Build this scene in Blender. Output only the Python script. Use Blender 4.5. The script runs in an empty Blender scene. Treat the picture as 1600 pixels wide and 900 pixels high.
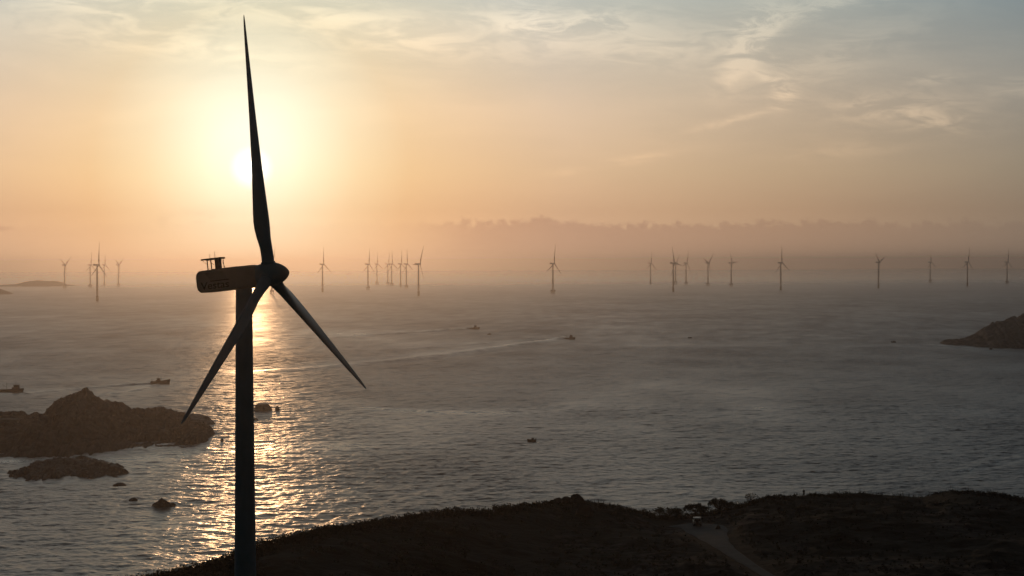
import bpy, bmesh, math, random
import numpy as np
from mathutils import Vector, Matrix

random.seed(7)
rng = np.random.default_rng(7)
sc = bpy.context.scene
COL = sc.collection
R = math.radians

# ------------------------------------------------------------------ camera
F = 3111.0                      # focal length in pixels of a 1600 px wide frame (70 mm lens)
CAM_Z = 100.0
PITCH = math.atan(38.1 / F)
ROLL = R(0.19)
cam_d = bpy.data.cameras.new('camera')
cam = bpy.data.objects.new('camera', cam_d)
COL.objects.link(cam)
cam_d.sensor_width = 36.0
cam_d.lens = 36.0 * F / 1600.0
cam_d.clip_start = 1.0
cam_d.clip_end = 120000.0
CM = Matrix.Rotation(math.pi / 2 - PITCH, 3, 'X') @ Matrix.Rotation(-ROLL, 3, 'Z')
cam.matrix_world = Matrix.Translation((0, 0, CAM_Z)) @ CM.to_4x4()
sc.camera = cam


def ray(x, y):
    return CM @ Vector(((x - 800) / F, -(y - 450) / F, -1.0))


def at_depth(x, y, Y):
    v = ray(x, y)
    return Vector((0, 0, CAM_Z)) + v * (Y / v.y)


def on_plane(x, y, z=0.0):
    v = ray(x, y)
    return Vector((0, 0, CAM_Z)) + v * ((z - CAM_Z) / v.z)


# sun seen just left of the upper blade
sv = ray(393, 263).normalized()
SUN_EL = math.asin(sv.z)
SUN_AZ = math.atan2(sv.x, sv.y)         # clockwise from +Y

# ------------------------------------------------------------------ nodes
def new_mat(name):
    m = bpy.data.materials.new(name)
    m.use_nodes = True
    nt = m.node_tree
    return m, nt, nt.nodes['Principled BSDF']


def mat(name, col, rough=0.6, metal=0.0, var=0.15, scale=2.0, bump=0.0, spec=0.5, emit=None):
    m, nt, b = new_mat(name)
    b.inputs['Roughness'].default_value = rough
    b.inputs['Metallic'].default_value = metal
    b.inputs['Specular IOR Level'].default_value = spec
    tc = nt.nodes.new('ShaderNodeTexCoord')
    n = nt.nodes.new('ShaderNodeTexNoise')
    n.inputs['Scale'].default_value = scale
    n.inputs['Detail'].default_value = 5
    nt.links.new(tc.outputs['Object'], n.inputs['Vector'])
    r = nt.nodes.new('ShaderNodeValToRGB')
    r.color_ramp.elements[0].position = 0.3
    r.color_ramp.elements[1].position = 0.7
    r.color_ramp.elements[0].color = tuple(c * (1 - var) for c in col) + (1,)
    r.color_ramp.elements[1].color = tuple(min(1, c * (1 + var)) for c in col) + (1,)
    nt.links.new(n.outputs['Fac'], r.inputs['Fac'])
    nt.links.new(r.outputs['Color'], b.inputs['Base Color'])
    if bump:
        bp = nt.nodes.new('ShaderNodeBump')
        bp.inputs['Strength'].default_value = 1.0
        bp.inputs['Distance'].default_value = bump
        nt.links.new(n.outputs['Fac'], bp.inputs['Height'])
        nt.links.new(bp.outputs['Normal'], b.inputs['Normal'])
    return m


M = {}
M['turbine'] = mat('turbine_paint', (0.21, 0.43, 0.60), 0.42, var=0.10, scale=0.35)
M['nacelle'] = mat('nacelle_veil_paint', (0.48, 0.46, 0.46), 0.45, var=0.10, scale=0.5)  # lighter than the turbine paint: the bright haze veil is put into the colour
M['turbine_dark'] = mat('dark_steel', (0.06, 0.06, 0.065), 0.5, var=0.2, scale=1.5)
M['letter'] = mat('dark_lettering', (0.012, 0.012, 0.014), 0.6, var=0.1)
M['panel'] = mat('nacelle_panel_paint', (0.38, 0.37, 0.38), 0.5, var=0.12, scale=0.8)
M['offshore'] = mat('offshore_paint', (0.55, 0.55, 0.55), 0.5, var=0.08, scale=0.1)
M['concrete'] = mat('pile_concrete', (0.30, 0.28, 0.25), 0.85, var=0.2, scale=0.3)
M['yellow'] = mat('transition_paint', (0.28, 0.24, 0.17), 0.6, var=0.2, scale=0.3)
M['hull'] = mat('boat_hull_paint', (0.03, 0.025, 0.025), 0.6, var=0.3, scale=0.6)
M['boat_house'] = mat('boat_house_paint', (0.07, 0.055, 0.05), 0.6, var=0.25, scale=0.8)
M['boat_dark'] = mat('boat_gear', (0.05, 0.045, 0.04), 0.7, var=0.3)
M['boat_glass'] = mat('boat_window_glass', (0.02, 0.02, 0.025), 0.1, var=0.1)
M['rock'] = mat('granite', (0.13, 0.11, 0.095), 0.9, var=0.45, scale=0.16, bump=0.5)
M['searock'] = mat('wet_rock', (0.10, 0.085, 0.07), 0.6, var=0.5, scale=0.4, bump=0.3)
M['leaf'] = mat('leaves', (0.028, 0.036, 0.018), 0.75, var=0.4, scale=0.3)
M['leaf2'] = mat('scrub_leaves', (0.022, 0.028, 0.014), 0.8, var=0.5, scale=0.15)
M['bark'] = mat('bark', (0.06, 0.045, 0.035), 0.9, var=0.3, scale=3)
M['track'] = mat('gravel_track', (0.13, 0.15, 0.16), 0.9, var=0.2, scale=0.25, bump=0.05)
M['car'] = mat('car_paint', (0.62, 0.62, 0.60), 0.25, var=0.03)
M['tyre'] = mat('tyre_rubber', (0.02, 0.02, 0.02), 0.85, var=0.2)
M['rim'] = mat('alloy_rim', (0.35, 0.35, 0.36), 0.35, metal=0.9, var=0.1)
M['glass'] = mat('car_glass', (0.015, 0.017, 0.02), 0.06, var=0.1)
M['lamp'] = mat('red_lamp_lens', (0.25, 0.02, 0.02), 0.2, var=0.1)
M['plastic'] = mat('black_plastic', (0.03, 0.03, 0.03), 0.6, var=0.2)
M['skin'] = mat('skin', (0.35, 0.22, 0.16), 0.6, var=0.1)
M['cloth1'] = mat('dark_jacket_cloth', (0.03, 0.03, 0.035), 0.9, var=0.2)
M['cloth2'] = mat('dark_trouser_cloth', (0.025, 0.027, 0.035), 0.9, var=0.2)
M['hair'] = mat('black_hair', (0.012, 0.01, 0.01), 0.6, var=0.2)


# hillside: scrubby soil with granite patches (position based)
def hill_mat():
    m, nt, b = new_mat('hillside_ground')
    b.inputs['Roughness'].default_value = 0.95
    b.inputs['Specular IOR Level'].default_value = 0.2
    tc = nt.nodes.new('ShaderNodeTexCoord')
    n1 = nt.nodes.new('ShaderNodeTexNoise'); n1.inputs['Scale'].default_value = 0.035; n1.inputs['Detail'].default_value = 6
    n2 = nt.nodes.new('ShaderNodeTexNoise'); n2.inputs['Scale'].default_value = 0.6; n2.inputs['Detail'].default_value = 6
    for n in (n1, n2):
        nt.links.new(tc.outputs['Object'], n.inputs['Vector'])
    r1 = nt.nodes.new('ShaderNodeValToRGB')
    r1.color_ramp.elements[0].position = 0.54; r1.color_ramp.elements[1].position = 0.66
    nt.links.new(n1.outputs['Fac'], r1.inputs['Fac'])
    ra = nt.nodes.new('ShaderNodeValToRGB')
    ra.color_ramp.elements[0].color = (0.012, 0.014, 0.009, 1); ra.color_ramp.elements[1].color = (0.03, 0.028, 0.018, 1)
    rb = nt.nodes.new('ShaderNodeValToRGB')
    rb.color_ramp.elements[0].position = 0.35; rb.color_ramp.elements[1].position = 0.65
    rb.color_ramp.elements[0].color = (0.025, 0.023, 0.02, 1); rb.color_ramp.elements[1].color = (0.13, 0.118, 0.105, 1)
    nt.links.new(n2.outputs['Fac'], ra.inputs['Fac']); nt.links.new(n2.outputs['Fac'], rb.inputs['Fac'])
    mx = nt.nodes.new('ShaderNodeMixRGB')
    nt.links.new(r1.outputs['Color'], mx.inputs['Fac'])
    nt.links.new(ra.outputs['Color'], mx.inputs['Color1']); nt.links.new(rb.outputs['Color'], mx.inputs['Color2'])
    nt.links.new(mx.outputs['Color'], b.inputs['Base Color'])
    bp = nt.nodes.new('ShaderNodeBump'); bp.inputs['Distance'].default_value = 0.5
    nt.links.new(n2.outputs['Fac'], bp.inputs['Height']); nt.links.new(bp.outputs['Normal'], b.inputs['Normal'])
    return m


M['hill'] = hill_mat()


def sea_mat():
    m, nt, b = new_mat('sea_water')
    fa = nt.nodes.new('ShaderNodeAttribute'); fa.attribute_name = 'foam'
    fm = nt.nodes.new('ShaderNodeMixRGB')
    fm.inputs['Color1'].default_value = (0.018, 0.027, 0.028, 1); fm.inputs['Color2'].default_value = (0.75, 0.76, 0.76, 1)
    nt.links.new(fa.outputs['Fac'], fm.inputs['Fac']); nt.links.new(fm.outputs['Color'], b.inputs['Base Color'])
    b.inputs['Roughness'].default_value = 0.10
    b.inputs['IOR'].default_value = 1.333
    tc = nt.nodes.new('ShaderNodeTexCoord')
    att = nt.nodes.new('ShaderNodeAttribute'); att.attribute_name = 'chop'
    rgh = nt.nodes.new('ShaderNodeAttribute'); rgh.attribute_name = 'ripple'
    nt.links.new(rgh.outputs['Fac'], b.inputs['Roughness'])
    hs = None
    for scale, det, amp in ((0.35, 2, 0.28), (0.9, 3, 0.15), (2.6, 2, 0.045)):
        mp = nt.nodes.new('ShaderNodeMapping')
        mp.inputs['Rotation'].default_value = (0, 0, R(25 * scale))
        mp.inputs['Scale'].default_value = (1.0, 1.35, 1.0)
        n = nt.nodes.new('ShaderNodeTexNoise')
        n.inputs['Scale'].default_value = scale
        n.inputs['Detail'].default_value = det
        n.inputs['Roughness'].default_value = 0.55
        nt.links.new(tc.outputs['Object'], mp.inputs['Vector'])
        nt.links.new(mp.outputs['Vector'], n.inputs['Vector'])
        mu = nt.nodes.new('ShaderNodeMath'); mu.operation = 'MULTIPLY'; mu.inputs[1].default_value = amp
        nt.links.new(n.outputs['Fac'], mu.inputs[0])
        if hs is None:
            hs = mu.outputs[0]
        else:
            ad = nt.nodes.new('ShaderNodeMath'); ad.operation = 'ADD'
            nt.links.new(hs, ad.inputs[0]); nt.links.new(mu.outputs[0], ad.inputs[1]); hs = ad.outputs[0]
    ml = nt.nodes.new('ShaderNodeMath'); ml.operation = 'MULTIPLY'
    nt.links.new(hs, ml.inputs[0]); nt.links.new(att.outputs['Fac'], ml.inputs[1])
    bp = nt.nodes.new('ShaderNodeBump')
    bp.inputs['Strength'].default_value = 1.0
    bp.inputs['Distance'].default_value = SEA_BUMP
    bp.inputs['Filter Width'].default_value = 0.02
    nt.links.new(ml.outputs[0], bp.inputs['Height'])
    nt.links.new(bp.outputs['Normal'], b.inputs['Normal'])
    return m


SEA_BUMP = 1.0
M['sea'] = sea_mat()

# ------------------------------------------------------------------ mesh helpers
def link_mesh(name, verts, faces, material, parent=None, smooth=False, loc=None):
    me = bpy.data.meshes.new(name)
    me.from_pydata([tuple(v) for v in verts], [], [tuple(f) for f in faces])
    me.update()
    if smooth:
        me.polygons.foreach_set('use_smooth', [True] * len(me.polygons))
    if material:
        me.materials.append(material)
    o = bpy.data.objects.new(name, me)
    COL.objects.link(o)
    if parent:
        o.parent = parent
    if loc is not None:
        o.location = loc
    return o


def link_arrays(name, V, Fq, material, parent=None, smooth=True):
    """V (n,3) float, Fq (m,3|4) int -> one mesh object, fast."""
    me = bpy.data.meshes.new(name)
    k = Fq.shape[1]
    me.vertices.add(len(V)); me.loops.add(Fq.size); me.polygons.add(len(Fq))
    me.vertices.foreach_set('co', np.ascontiguousarray(V, np.float32).ravel())
    me.loops.foreach_set('vertex_index', np.ascontiguousarray(Fq, np.int32).ravel())
    me.polygons.foreach_set('loop_start', np.arange(0, Fq.size, k, dtype=np.int32))
    me.polygons.foreach_set('use_smooth', np.full(len(Fq), smooth, dtype=bool))
    me.update(calc_edges=True)
    me.materials.append(material)
    o = bpy.data.objects.new(name, me)
    COL.objects.link(o)
    if parent:
        o.parent = parent
    return o


class MB:
    """collects shapes of ONE part"""
    def __init__(self):
        self.v = []; self.f = []

    def add(self, v, f):
        n = len(self.v)
        self.v += [Vector(a) for a in v]
        self.f += [tuple(i + n for i in q) for q in f]
        return self

    def loft(self, rings, cap=True, closed=True):
        n = len(rings[0]); v = [p for r in rings for p in r]; f = []
        for i in range(len(rings) - 1):
            for j in range(n if closed else n - 1):
                a = i * n + j; b = i * n + (j + 1) % n
                f.append((a, b, b + n, a + n))
        if cap:
            f.append(tuple(range(n))[::-1]); f.append(tuple((len(rings) - 1) * n + j for j in range(n)))
        return self.add(v, f)

    def tube(self, a, b, r0, r1=None, n=8):
        a = Vector(a); b = Vector(b); r1 = r0 if r1 is None else r1
        d = (b - a).normalized()
        s = d.cross(Vector((0, 0, 1)) if abs(d.z) < 0.9 else Vector((1, 0, 0))).normalized(); t = d.cross(s)
        def ring(c, r):
            return [c + s * (r * math.cos(2 * math.pi * k / n)) + t * (r * math.sin(2 * math.pi * k / n)) for k in range(n)]
        return self.loft([ring(a, r0), ring(b, r1)])

    def lathe(self, prof, n=32, c=(0, 0, 0)):
        c = Vector(c)
        return self.loft([[c + Vector((r * math.cos(2 * math.pi * k / n), r * math.sin(2 * math.pi * k / n), z)) for k in range(n)] for r, z in prof])

    def box(self, c, s, bev=0.0, m=None):
        bm = bmesh.new()
        bmesh.ops.create_cube(bm, size=1.0)
        bmesh.ops.scale(bm, vec=Vector(s), verts=bm.verts)
        if bev:
            bmesh.ops.bevel(bm, geom=bm.edges[:], offset=bev, segments=2, profile=0.5, affect='EDGES')
        bmesh.ops.translate(bm, vec=Vector(c), verts=bm.verts)
        if m is not None:
            bmesh.ops.transform(bm, matrix=m, verts=bm.verts)
        bm.verts.index_update()
        self.add([v.co.copy() for v in bm.verts], [[v.index for v in f.verts] for f in bm.faces])
        bm.free()
        return self

    def build(self, name, material, parent=None, smooth=False, loc=None):
        return link_mesh(name, self.v, self.f, material, parent, smooth, loc)


def auto_smooth(o, ang=35):
    me = o.data
    me.polygons.foreach_set('use_smooth', [True] * len(me.polygons))
    bm = bmesh.new(); bm.from_mesh(me)
    for e in bm.edges:
        if len(e.link_faces) == 2 and e.calc_face_angle(0) > R(ang):
            e.smooth = False
    bm.to_mesh(me); bm.free()
    return o


def tag(o, label, cat, group=None):
    o['label'] = label; o['category'] = cat
    if group:
        o['group'] = group
    return o


def thing(name, loc, label, cat, group=None, rz=0.0):
    o = bpy.data.objects.new(name, None)
    o.empty_display_size = 1.0
    COL.objects.link(o)
    o.location = loc; o.rotation_euler = (0, 0, rz)
    return tag(o, label, cat, group)


def struct(o, kind='structure'):
    o['kind'] = kind
    return o


def copy_tree(o, parent=None):
    c = o.copy(); COL.objects.link(c)
    if parent is not None:
        c.parent = parent
    for ch in list(o.children):
        copy_tree(ch, c)
    return c


# ------------------------------------------------------------------ numpy noise
_perm = rng.random((256, 256))


def vnoise(x, y):
    xi = np.floor(x).astype(int); yi = np.floor(y).astype(int)
    fx = x - xi; fy = y - yi
    fx = fx * fx * (3 - 2 * fx); fy = fy * fy * (3 - 2 * fy)
    a = _perm[xi & 255, yi & 255]; b = _perm[(xi + 1) & 255, yi & 255]
    c = _perm[xi & 255, (yi + 1) & 255]; d = _perm[(xi + 1) & 255, (yi + 1) & 255]
    return (a * (1 - fx) + b * fx) * (1 - fy) + (c * (1 - fx) + d * fx) * fy


def fbm(x, y, octv=5, gain=0.5):
    s = 0; a = 1; t = 0
    for k in range(octv):
        s = s + a * (vnoise(x * 2 ** k + 17.3 * k, y * 2 ** k + 9.1 * k) - 0.5); t += a; a *= gain
    return s / t * 2


def ridged(x, y, octv=5):
    s = 0; a = 1; t = 0
    for k in range(octv):
        s = s + a * (1 - np.abs(2 * vnoise(x * 2 ** k + 31.7 * k, y * 2 ** k + 5.3 * k) - 1)); t += a; a *= 0.5
    return s / t


def sstep(a, b, x):
    t = np.clip((x - a) / (b - a), 0, 1)
    return t * t * (3 - 2 * t)


def grid_faces(nr, nc):
    i = np.arange(nr - 1)[:, None] * nc + np.arange(nc - 1)[None, :]
    return np.stack([i, i + 1, i + nc + 1, i + nc], -1).reshape(-1, 4)


# ------------------------------------------------------------------ sea
def build_sea():
    us = np.arange(-0.288, 0.2881, 0.0009)
    Ys = [560.0]
    while Ys[-1] < 30000:
        d = Ys[-1]
        Ys.append(d * (1 + (0.00095 if d < 1400 else 0.0018 if d < 3600 else 0.0042 if d < 8000 else 0.02)))
    Ys = np.array(Ys); nr, nc = len(Ys), len(us)
    Y = np.repeat(Ys[:, None], nc, 1); X = us[None, :] * Y
    sp = np.repeat(np.gradient(Ys)[:, None], nc, 1)
    spx = 0.0009 * Y
    # gust patches and slicks change how choppy the surface is
    chop = 1.0 + 0.26 * fbm(X / 190, Y / 420, 4) + 0.25 * fbm(X / 60 + 40, Y / 110, 3)
    Z = np.zeros_like(X)
    var = (0.062 + 0.018 * sstep(900, 2600, Y)) ** 2       # slope variance of waves too short for this mesh
    main = math.atan2(-1.0, 0.35)
    nw = 60
    lam = np.geomspace(1.6, 34, nw)
    for i in range(nw):
        L = lam[i] * (0.95 + 0.1 * rng.random())
        th = main + float(np.clip(rng.normal(0, 1.0 if L < 5 else 0.6), -1.4, 1.4))
        k = 2 * math.pi / L
        w = sstep(1.4, 2.8, L / np.maximum(sp * abs(math.sin(th)), 1e-6)) * sstep(1.8, 3.2, L / np.maximum(spx * abs(math.cos(th)), 1e-6))
        if L > 20:
            slope = 0.007
        else:
            slope = 0.030 if L < 4.5 else 0.022 if L < 8 else 0.014
        amp = slope / k
        var += 0.5 * slope ** 2 * (1 - w ** 2) * 0.30
        ph = rng.random() * 6.28
        Z += (amp * w * chop) * np.sin(k * (X * math.cos(th) + Y * math.sin(th)) + ph)
    # irregular chop on top of the wave trains, each octave only where this mesh can carry it
    for n_, (L, rot, sl) in enumerate(((4, 0.5, 0.06), (7, 1.1, 0.05), (13, -0.4, 0.03), (25, 0.7, 0.018), (50, -0.9, 0.011), (100, 0.3, 0.008))):
        wgt = sstep(0.9, 2.0, L / sp) * sstep(1.6, 3.0, L / spx)
        xr = (X * math.cos(rot) - Y * math.sin(rot)) / L; yr_ = (X * math.sin(rot) + Y * math.cos(rot)) / L
        Z += wgt * sl * L * chop * (0.6 * vnoise(xr + 9.7 * n_, yr_) + 0.4 * vnoise(1.9 * yr_ + 3.1, 1.9 * xr) - 0.5)
    # wakes: (polyline in the photograph's sea, width in m, wave length in m, height in m, calm)
    wakes = [([(246, 599), (200, 601), (120, 607), (40, 615), (-60, 620)], 14, 20, 1.0, 0.5),
             ([(246, 601), (215, 609), (150, 619), (60, 630)], 10, 14, 0.6, 0.3),
             ([(732, 514), (640, 519), (520, 527), (440, 531)], 40, 55, 1.5, 0.5),
             ([(881, 529), (800, 541), (730, 550), (640, 561), (500, 574), (420, 580)], 42, 60, 1.9, 0.7),
             ([(881, 527), (800, 533), (700, 541), (560, 547)], 18, 28, 0.9, 0.2),
             ([(768, 522.3), (820, 524), (878, 526)], 12, 20, 0.7, 0.0),
             ([(580, 637), (680, 643), (780, 642), (850, 638), (866, 633)], 26, 32, 0.3, 0.4),
             ([(834, 689), (858, 694)], 4, 7, 0.25, 0.0),
             ([(30, 611), (-60, 617)], 8, 14, 0.35, 0.3),
             ([(1330, 541), (1400, 538), (1480, 540), (1600, 546)], 60, 70, 0.2, 0.3),
             ([(1500, 735), (1545, 719), (1610, 710)], 14, 18, 0.3, 0.3),
             ([(0, 720), (200, 716), (330, 700)], 16, 30, 0.1, 0.6)]
    wake_foam = np.zeros_like(X)
    for pts, wd, wl, hh, calm in wakes:
        P = [on_plane(x, y) for x, y in pts]
        dist = np.full(X.shape, 1e9); sgn = np.zeros_like(X); ft = np.zeros_like(X)
        tot = len(P) - 1
        for s in range(tot):
            a, b = P[s], P[s + 1]
            dx, dy = b.x - a.x, b.y - a.y; l2 = dx * dx + dy * dy
            t = np.clip(((X - a.x) * dx + (Y - a.y) * dy) / l2, 0, 1)
            ex = X - a.x - t * dx; ey = Y - a.y - t * dy
            d = np.hypot(ex, ey)
            m = d < dist
            dist = np.where(m, d, dist)
            sgn = np.where(m, np.sign(ex * dy - ey * dx), sgn)
            ft = np.where(m, (s + t) / tot, ft)
        wdf = wd * (0.35 + 0.65 * np.minimum(1, ft * 2))
        env = np.exp(-(dist / wdf) ** 2) * (1 - 0.75 * ft)
        wob = 0.75 + 0.5 * fbm(X / 35, Y / 60, 3)
        if hh > 0.5:
            wake_foam += 0.8 * np.exp(-(dist / (wdf * 0.42)) ** 2) * (1 - ft) ** 1.1 * np.clip(0.5 + fbm(X / 9, Y / 30, 3), 0, 1)
        Z += 1.4 * hh * env * np.cos(2 * math.pi * dist * sgn / wl) * wob
        chop *= 1 - 0.75 * calm * np.exp(-((dist * sgn - wdf * 0.5) / (wdf * 0.9)) ** 2) * (1 - 0.6 * ft)
    far = sstep(1800, 12500, Y)
    chop *= 1 - 0.75 * far
    var *= (1 - 0.93 * far)
    foam = wake_foam
    for pts, wd in (([(-100, 724), (0, 720), (60, 717), (125, 713), (170, 711), (215, 703), (260, 698), (300, 697), (326, 692), (336, 686)], 7), ([(300, 666), (320, 666.5), (338, 663)], 7),
                    ([(2, 742), (30, 750), (80, 755), (130, 750), (170, 751), (205, 744)], 6), ([(388, 642), (412, 642.5), (440, 641)], 6), ([(234, 791), (254, 793), (278, 790)], 3),
                    ([(1466, 539), (1500, 542), (1545, 545), (1620, 547)], 10)):
        P = [on_plane(x, y) for x, y in pts]
        dist = np.full(X.shape, 1e9)
        for a, b in zip(P[:-1], P[1:]):
            dx, dy = b.x - a.x, b.y - a.y
            t = np.clip(((X - a.x) * dx + (Y - a.y) * dy) / (dx * dx + dy * dy), 0, 1)
            dist = np.minimum(dist, np.hypot(X - a.x - t * dx, (Y - a.y - t * dy) * 0.6))
        foam += np.exp(-(dist / wd) ** 2) * np.clip(0.45 + 1.3 * fbm(X / 5, Y / 9, 4), 0, 1)
    fade = sstep(560, 575, Y) * sstep(0.288, 0.281, np.abs(X / Y)) * (Y < 29000)
    Z *= fade
    V = np.stack([X, Y, Z], -1).reshape(-1, 3)
    Q = grid_faces(nr, nc)
    n0 = len(V)
    B = 30000.0; Yl = Ys[-1]; ul = us[0]; ur = us[-1]
    # coarse surround: left, right and behind
    ext = []
    extf = []
    def quad(a, b, c, d):
        n = n0 + len(ext)
        ext.extend([a, b, c, d]); extf.append((n, n + 1, n + 2, n + 3))
    quad((-B, 560, 0), (ul * 560, 560, 0), (ul * Yl, Yl, 0), (-B, Yl, 0))
    quad((ur * 560, 560, 0), (B, 560, 0), (B, Yl, 0), (ur * Yl, Yl, 0))
    quad((-B, -B, 0), (B, -B, 0), (B, 560, 0), (-B, 560, 0))
    V = np.concatenate([V, np.array(ext)]); Q = np.concatenate([Q, np.array(extf)])
    o = link_arrays('sea', V, Q, M['sea'])
    at = o.data.attributes.new('chop', 'FLOAT', 'POINT')
    at.data.foreach_set('value', np.concatenate([np.clip(chop, 0.15, 1.8).ravel(), np.ones(len(ext))]).astype(np.float32))
    rg = o.data.attributes.new('ripple', 'FLOAT', 'POINT')
    rgh = np.sqrt(np.sqrt(2 * var) * np.clip(chop + 0.75 * far, 0.4, 1.5) * (1 + 0.45 * (vnoise((X * 0.8 + Y * 0.05) / 14, (Y * 0.3 - X * 0.6) / 16) - 0.5) * sstep(1400, 3000, Y) * sstep(9000, 5000, Y)))
    rg.data.foreach_set('value', np.concatenate([rgh.ravel(), np.full(len(ext), 0.36)]).astype(np.float32))
    fo = o.data.attributes.new('foam', 'FLOAT', 'POINT')
    fo.data.foreach_set('value', np.concatenate([np.clip(foam, 0, 1).ravel(), np.zeros(len(ext))]).astype(np.float32))
    struct(o)
    return o


build_sea()

# ------------------------------------------------------------------ hillside in the foreground
# skyline of the hill: photo column, row, distance of the crest
CREST = [(-500, 1030, 330), (-200, 985, 335), (0, 948, 338), (120, 922, 342), (250, 904, 345), (300, 894, 346), (340, 882, 347), (405, 858, 350), (450, 842, 356), (500, 831, 365),
         (560, 822, 375), (600, 816, 383), (640, 810, 390), (680, 804, 398), (720, 800, 405), (760, 801, 412), (800, 796, 420),
         (840, 787, 430), (880, 785, 437), (920, 785, 441), (960, 791, 443), (1000, 801, 444), (1030, 808, 446), (1060, 807, 449),
         (1100, 803, 455), (1140, 797, 462), (1170, 784, 466), (1200, 779, 469), (1260, 774, 473), (1330, 773, 476), (1400, 774, 478), (1440, 777, 478),
         (1480, 768, 470), (1530, 769, 466), (1570, 776, 462), (1600, 780, 460), (1700, 790, 455), (1900, 800, 450), (2300, 820, 440)]
cx = np.array([(c[0] - 800) / F for c in CREST])
cY = np.array([c[2] for c in CREST], float)
cZ = np.array([at_depth(c[0], c[1], c[2]).z for c in CREST])
TRACK_PX = [(1062, 819), (1098, 822), (1108, 833), (1122, 847), (1142, 862), (1168, 879), (1200, 899), (1245, 925)]


def hill_z(X, Y, detail=True):
    u = X / Y
    yr = np.interp(u, cx, cY); zr = np.interp(u, cx, cZ)
    # plateau level in front of the crest
    zf = np.interp(u, [-0.4, -0.26, -0.18, -0.13, -0.05, 0.05, 0.10, 0.2, 0.4], [6, 18, 36, 46.5, 45.5, 43.5, 44.0, 44.5, 43])
    t = np.clip((yr - Y) / 70.0, 0, 1)
    front = zr + (zf - zr) * (t * t * (3 - 2 * t))
    front = front - np.clip(300 - Y, 0, None) * 0.10
    back = zr - np.clip(Y - yr, 0, None) * 0.50 - 0.004 * np.clip(Y - yr, 0, None) ** 1.5
    z = np.where(Y < yr, front, back)
    if detail:
        away = sstep(0, 25, np.abs(Y - yr))
        z = z + fbm(X / 28, Y / 28, 5) * 1.7 * away + np.maximum(0, ridged(X / 9, Y / 9, 3) - 0.55) * 1.6 * sstep(0.0, 0.12, u) * (0.3 + 0.7 * away)
        z = z + np.maximum(0, fbm(X / 6 + 11, Y / 6, 3)) * 0.8
    return np.maximum(z, -6.0)


TRK = None
TRK_W = [5.6, 5.2, 3.6, 2.5, 1.6, 1.3, 1.2, 1.2]
def track_points():
    pts = []
    for (x, y), w in zip(TRACK_PX, TRK_W):
        Y = 420.0
        for _ in range(30):                        # meet the smooth ground
            p = at_depth(x, y, Y)
            z = float(hill_z(np.array([p.x]), np.array([p.y]), False)[0])
            q = on_plane(x, y, z)
            Y = 0.5 * Y + 0.5 * q.y
        pts.append((q.x, q.y, w))
    return pts


TRK = track_points()


def track_dist(X, Y):
    best = np.full(np.shape(X), 1e9)
    for (x0, y0, w0), (x1, y1, w1) in zip(TRK[:-1], TRK[1:]):
        dx, dy = x1 - x0, y1 - y0
        t = np.clip(((X - x0) * dx + (Y - y0) * dy) / (dx * dx + dy * dy), 0, 1)
        d = np.hypot(X - x0 - t * dx, Y - y0 - t * dy) - (w0 + (w1 - w0) * t)
        best = np.minimum(best, d)
    return best


def ground(X, Y):
    X = np.asarray(X, float); Y = np.asarray(Y, float)
    zs = hill_z(X, Y, False); zd = hill_z(X, Y, True)
    m = sstep(0.5, 5.0, track_dist(X, Y))
    return zs - 0.12 + (zd - zs + 0.12) * m


def gz(x, y):
    return float(ground(np.array([x]), np.array([y]))[0])


def on_ground(x, y, Y0=420.0):
    Y = Y0
    for _ in range(40):
        p = at_depth(x, y, Y)
        q = on_plane(x, y, gz(p.x, p.y))
        Y = 0.6 * Y + 0.4 * min(max(q.y, 250), 600)
    p = at_depth(x, y, Y)
    return Vector((p.x, p.y, gz(p.x, p.y)))


us = np.linspace(-0.40, 0.48, 520)
Ys = np.concatenate([np.linspace(40, 290, 60), np.linspace(291, 500, 250), np.linspace(503, 640, 50)])
Yg = np.repeat(Ys[:, None], len(us), 1); Xg = us[None, :] * Yg
o = link_arrays('hillside', np.stack([Xg, Yg, ground(Xg, Yg)], -1).reshape(-1, 3), grid_faces(len(Ys), len(us)), M['hill'])
struct(o)

# gravel track with its turning place, laid on the hillside
tp = np.array(TRK)
ss = np.linspace(0, len(tp) - 1, 90)
tx = np.interp(ss, range(len(tp)), tp[:, 0]); ty = np.interp(ss, range(len(tp)), tp[:, 1]); tw = np.interp(ss, range(len(tp)), tp[:, 2])
tx = np.convolve(np.pad(tx, 4, 'edge'), np.ones(9) / 9, 'valid'); ty = np.convolve(np.pad(ty, 4, 'edge'), np.ones(9) / 9, 'valid')
dx = np.gradient(tx); dy = np.gradient(ty); dl = np.hypot(dx, dy); nx, ny = -dy / dl, dx / dl
cols = np.linspace(-1, 1, 15)
edge = 1 + 0.18 * fbm(ss * 1.7, ss * 0 + 3, 3)
TX = tx[:, None] + nx[:, None] * cols * (tw * edge)[:, None]; TY = ty[:, None] + ny[:, None] * cols * (tw * edge)[:, None]
TZ = hill_z(TX, TY, False) + 0.03 - 0.35 * np.clip(np.abs(cols) - 0.86, 0, 1)[None, :] * 5 * 0.6
o = link_arrays('gravel_track', np.stack([TX, TY, TZ], -1).reshape(-1, 3), grid_faces(len(ss), len(cols)), M['track'])
struct(o)

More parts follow.
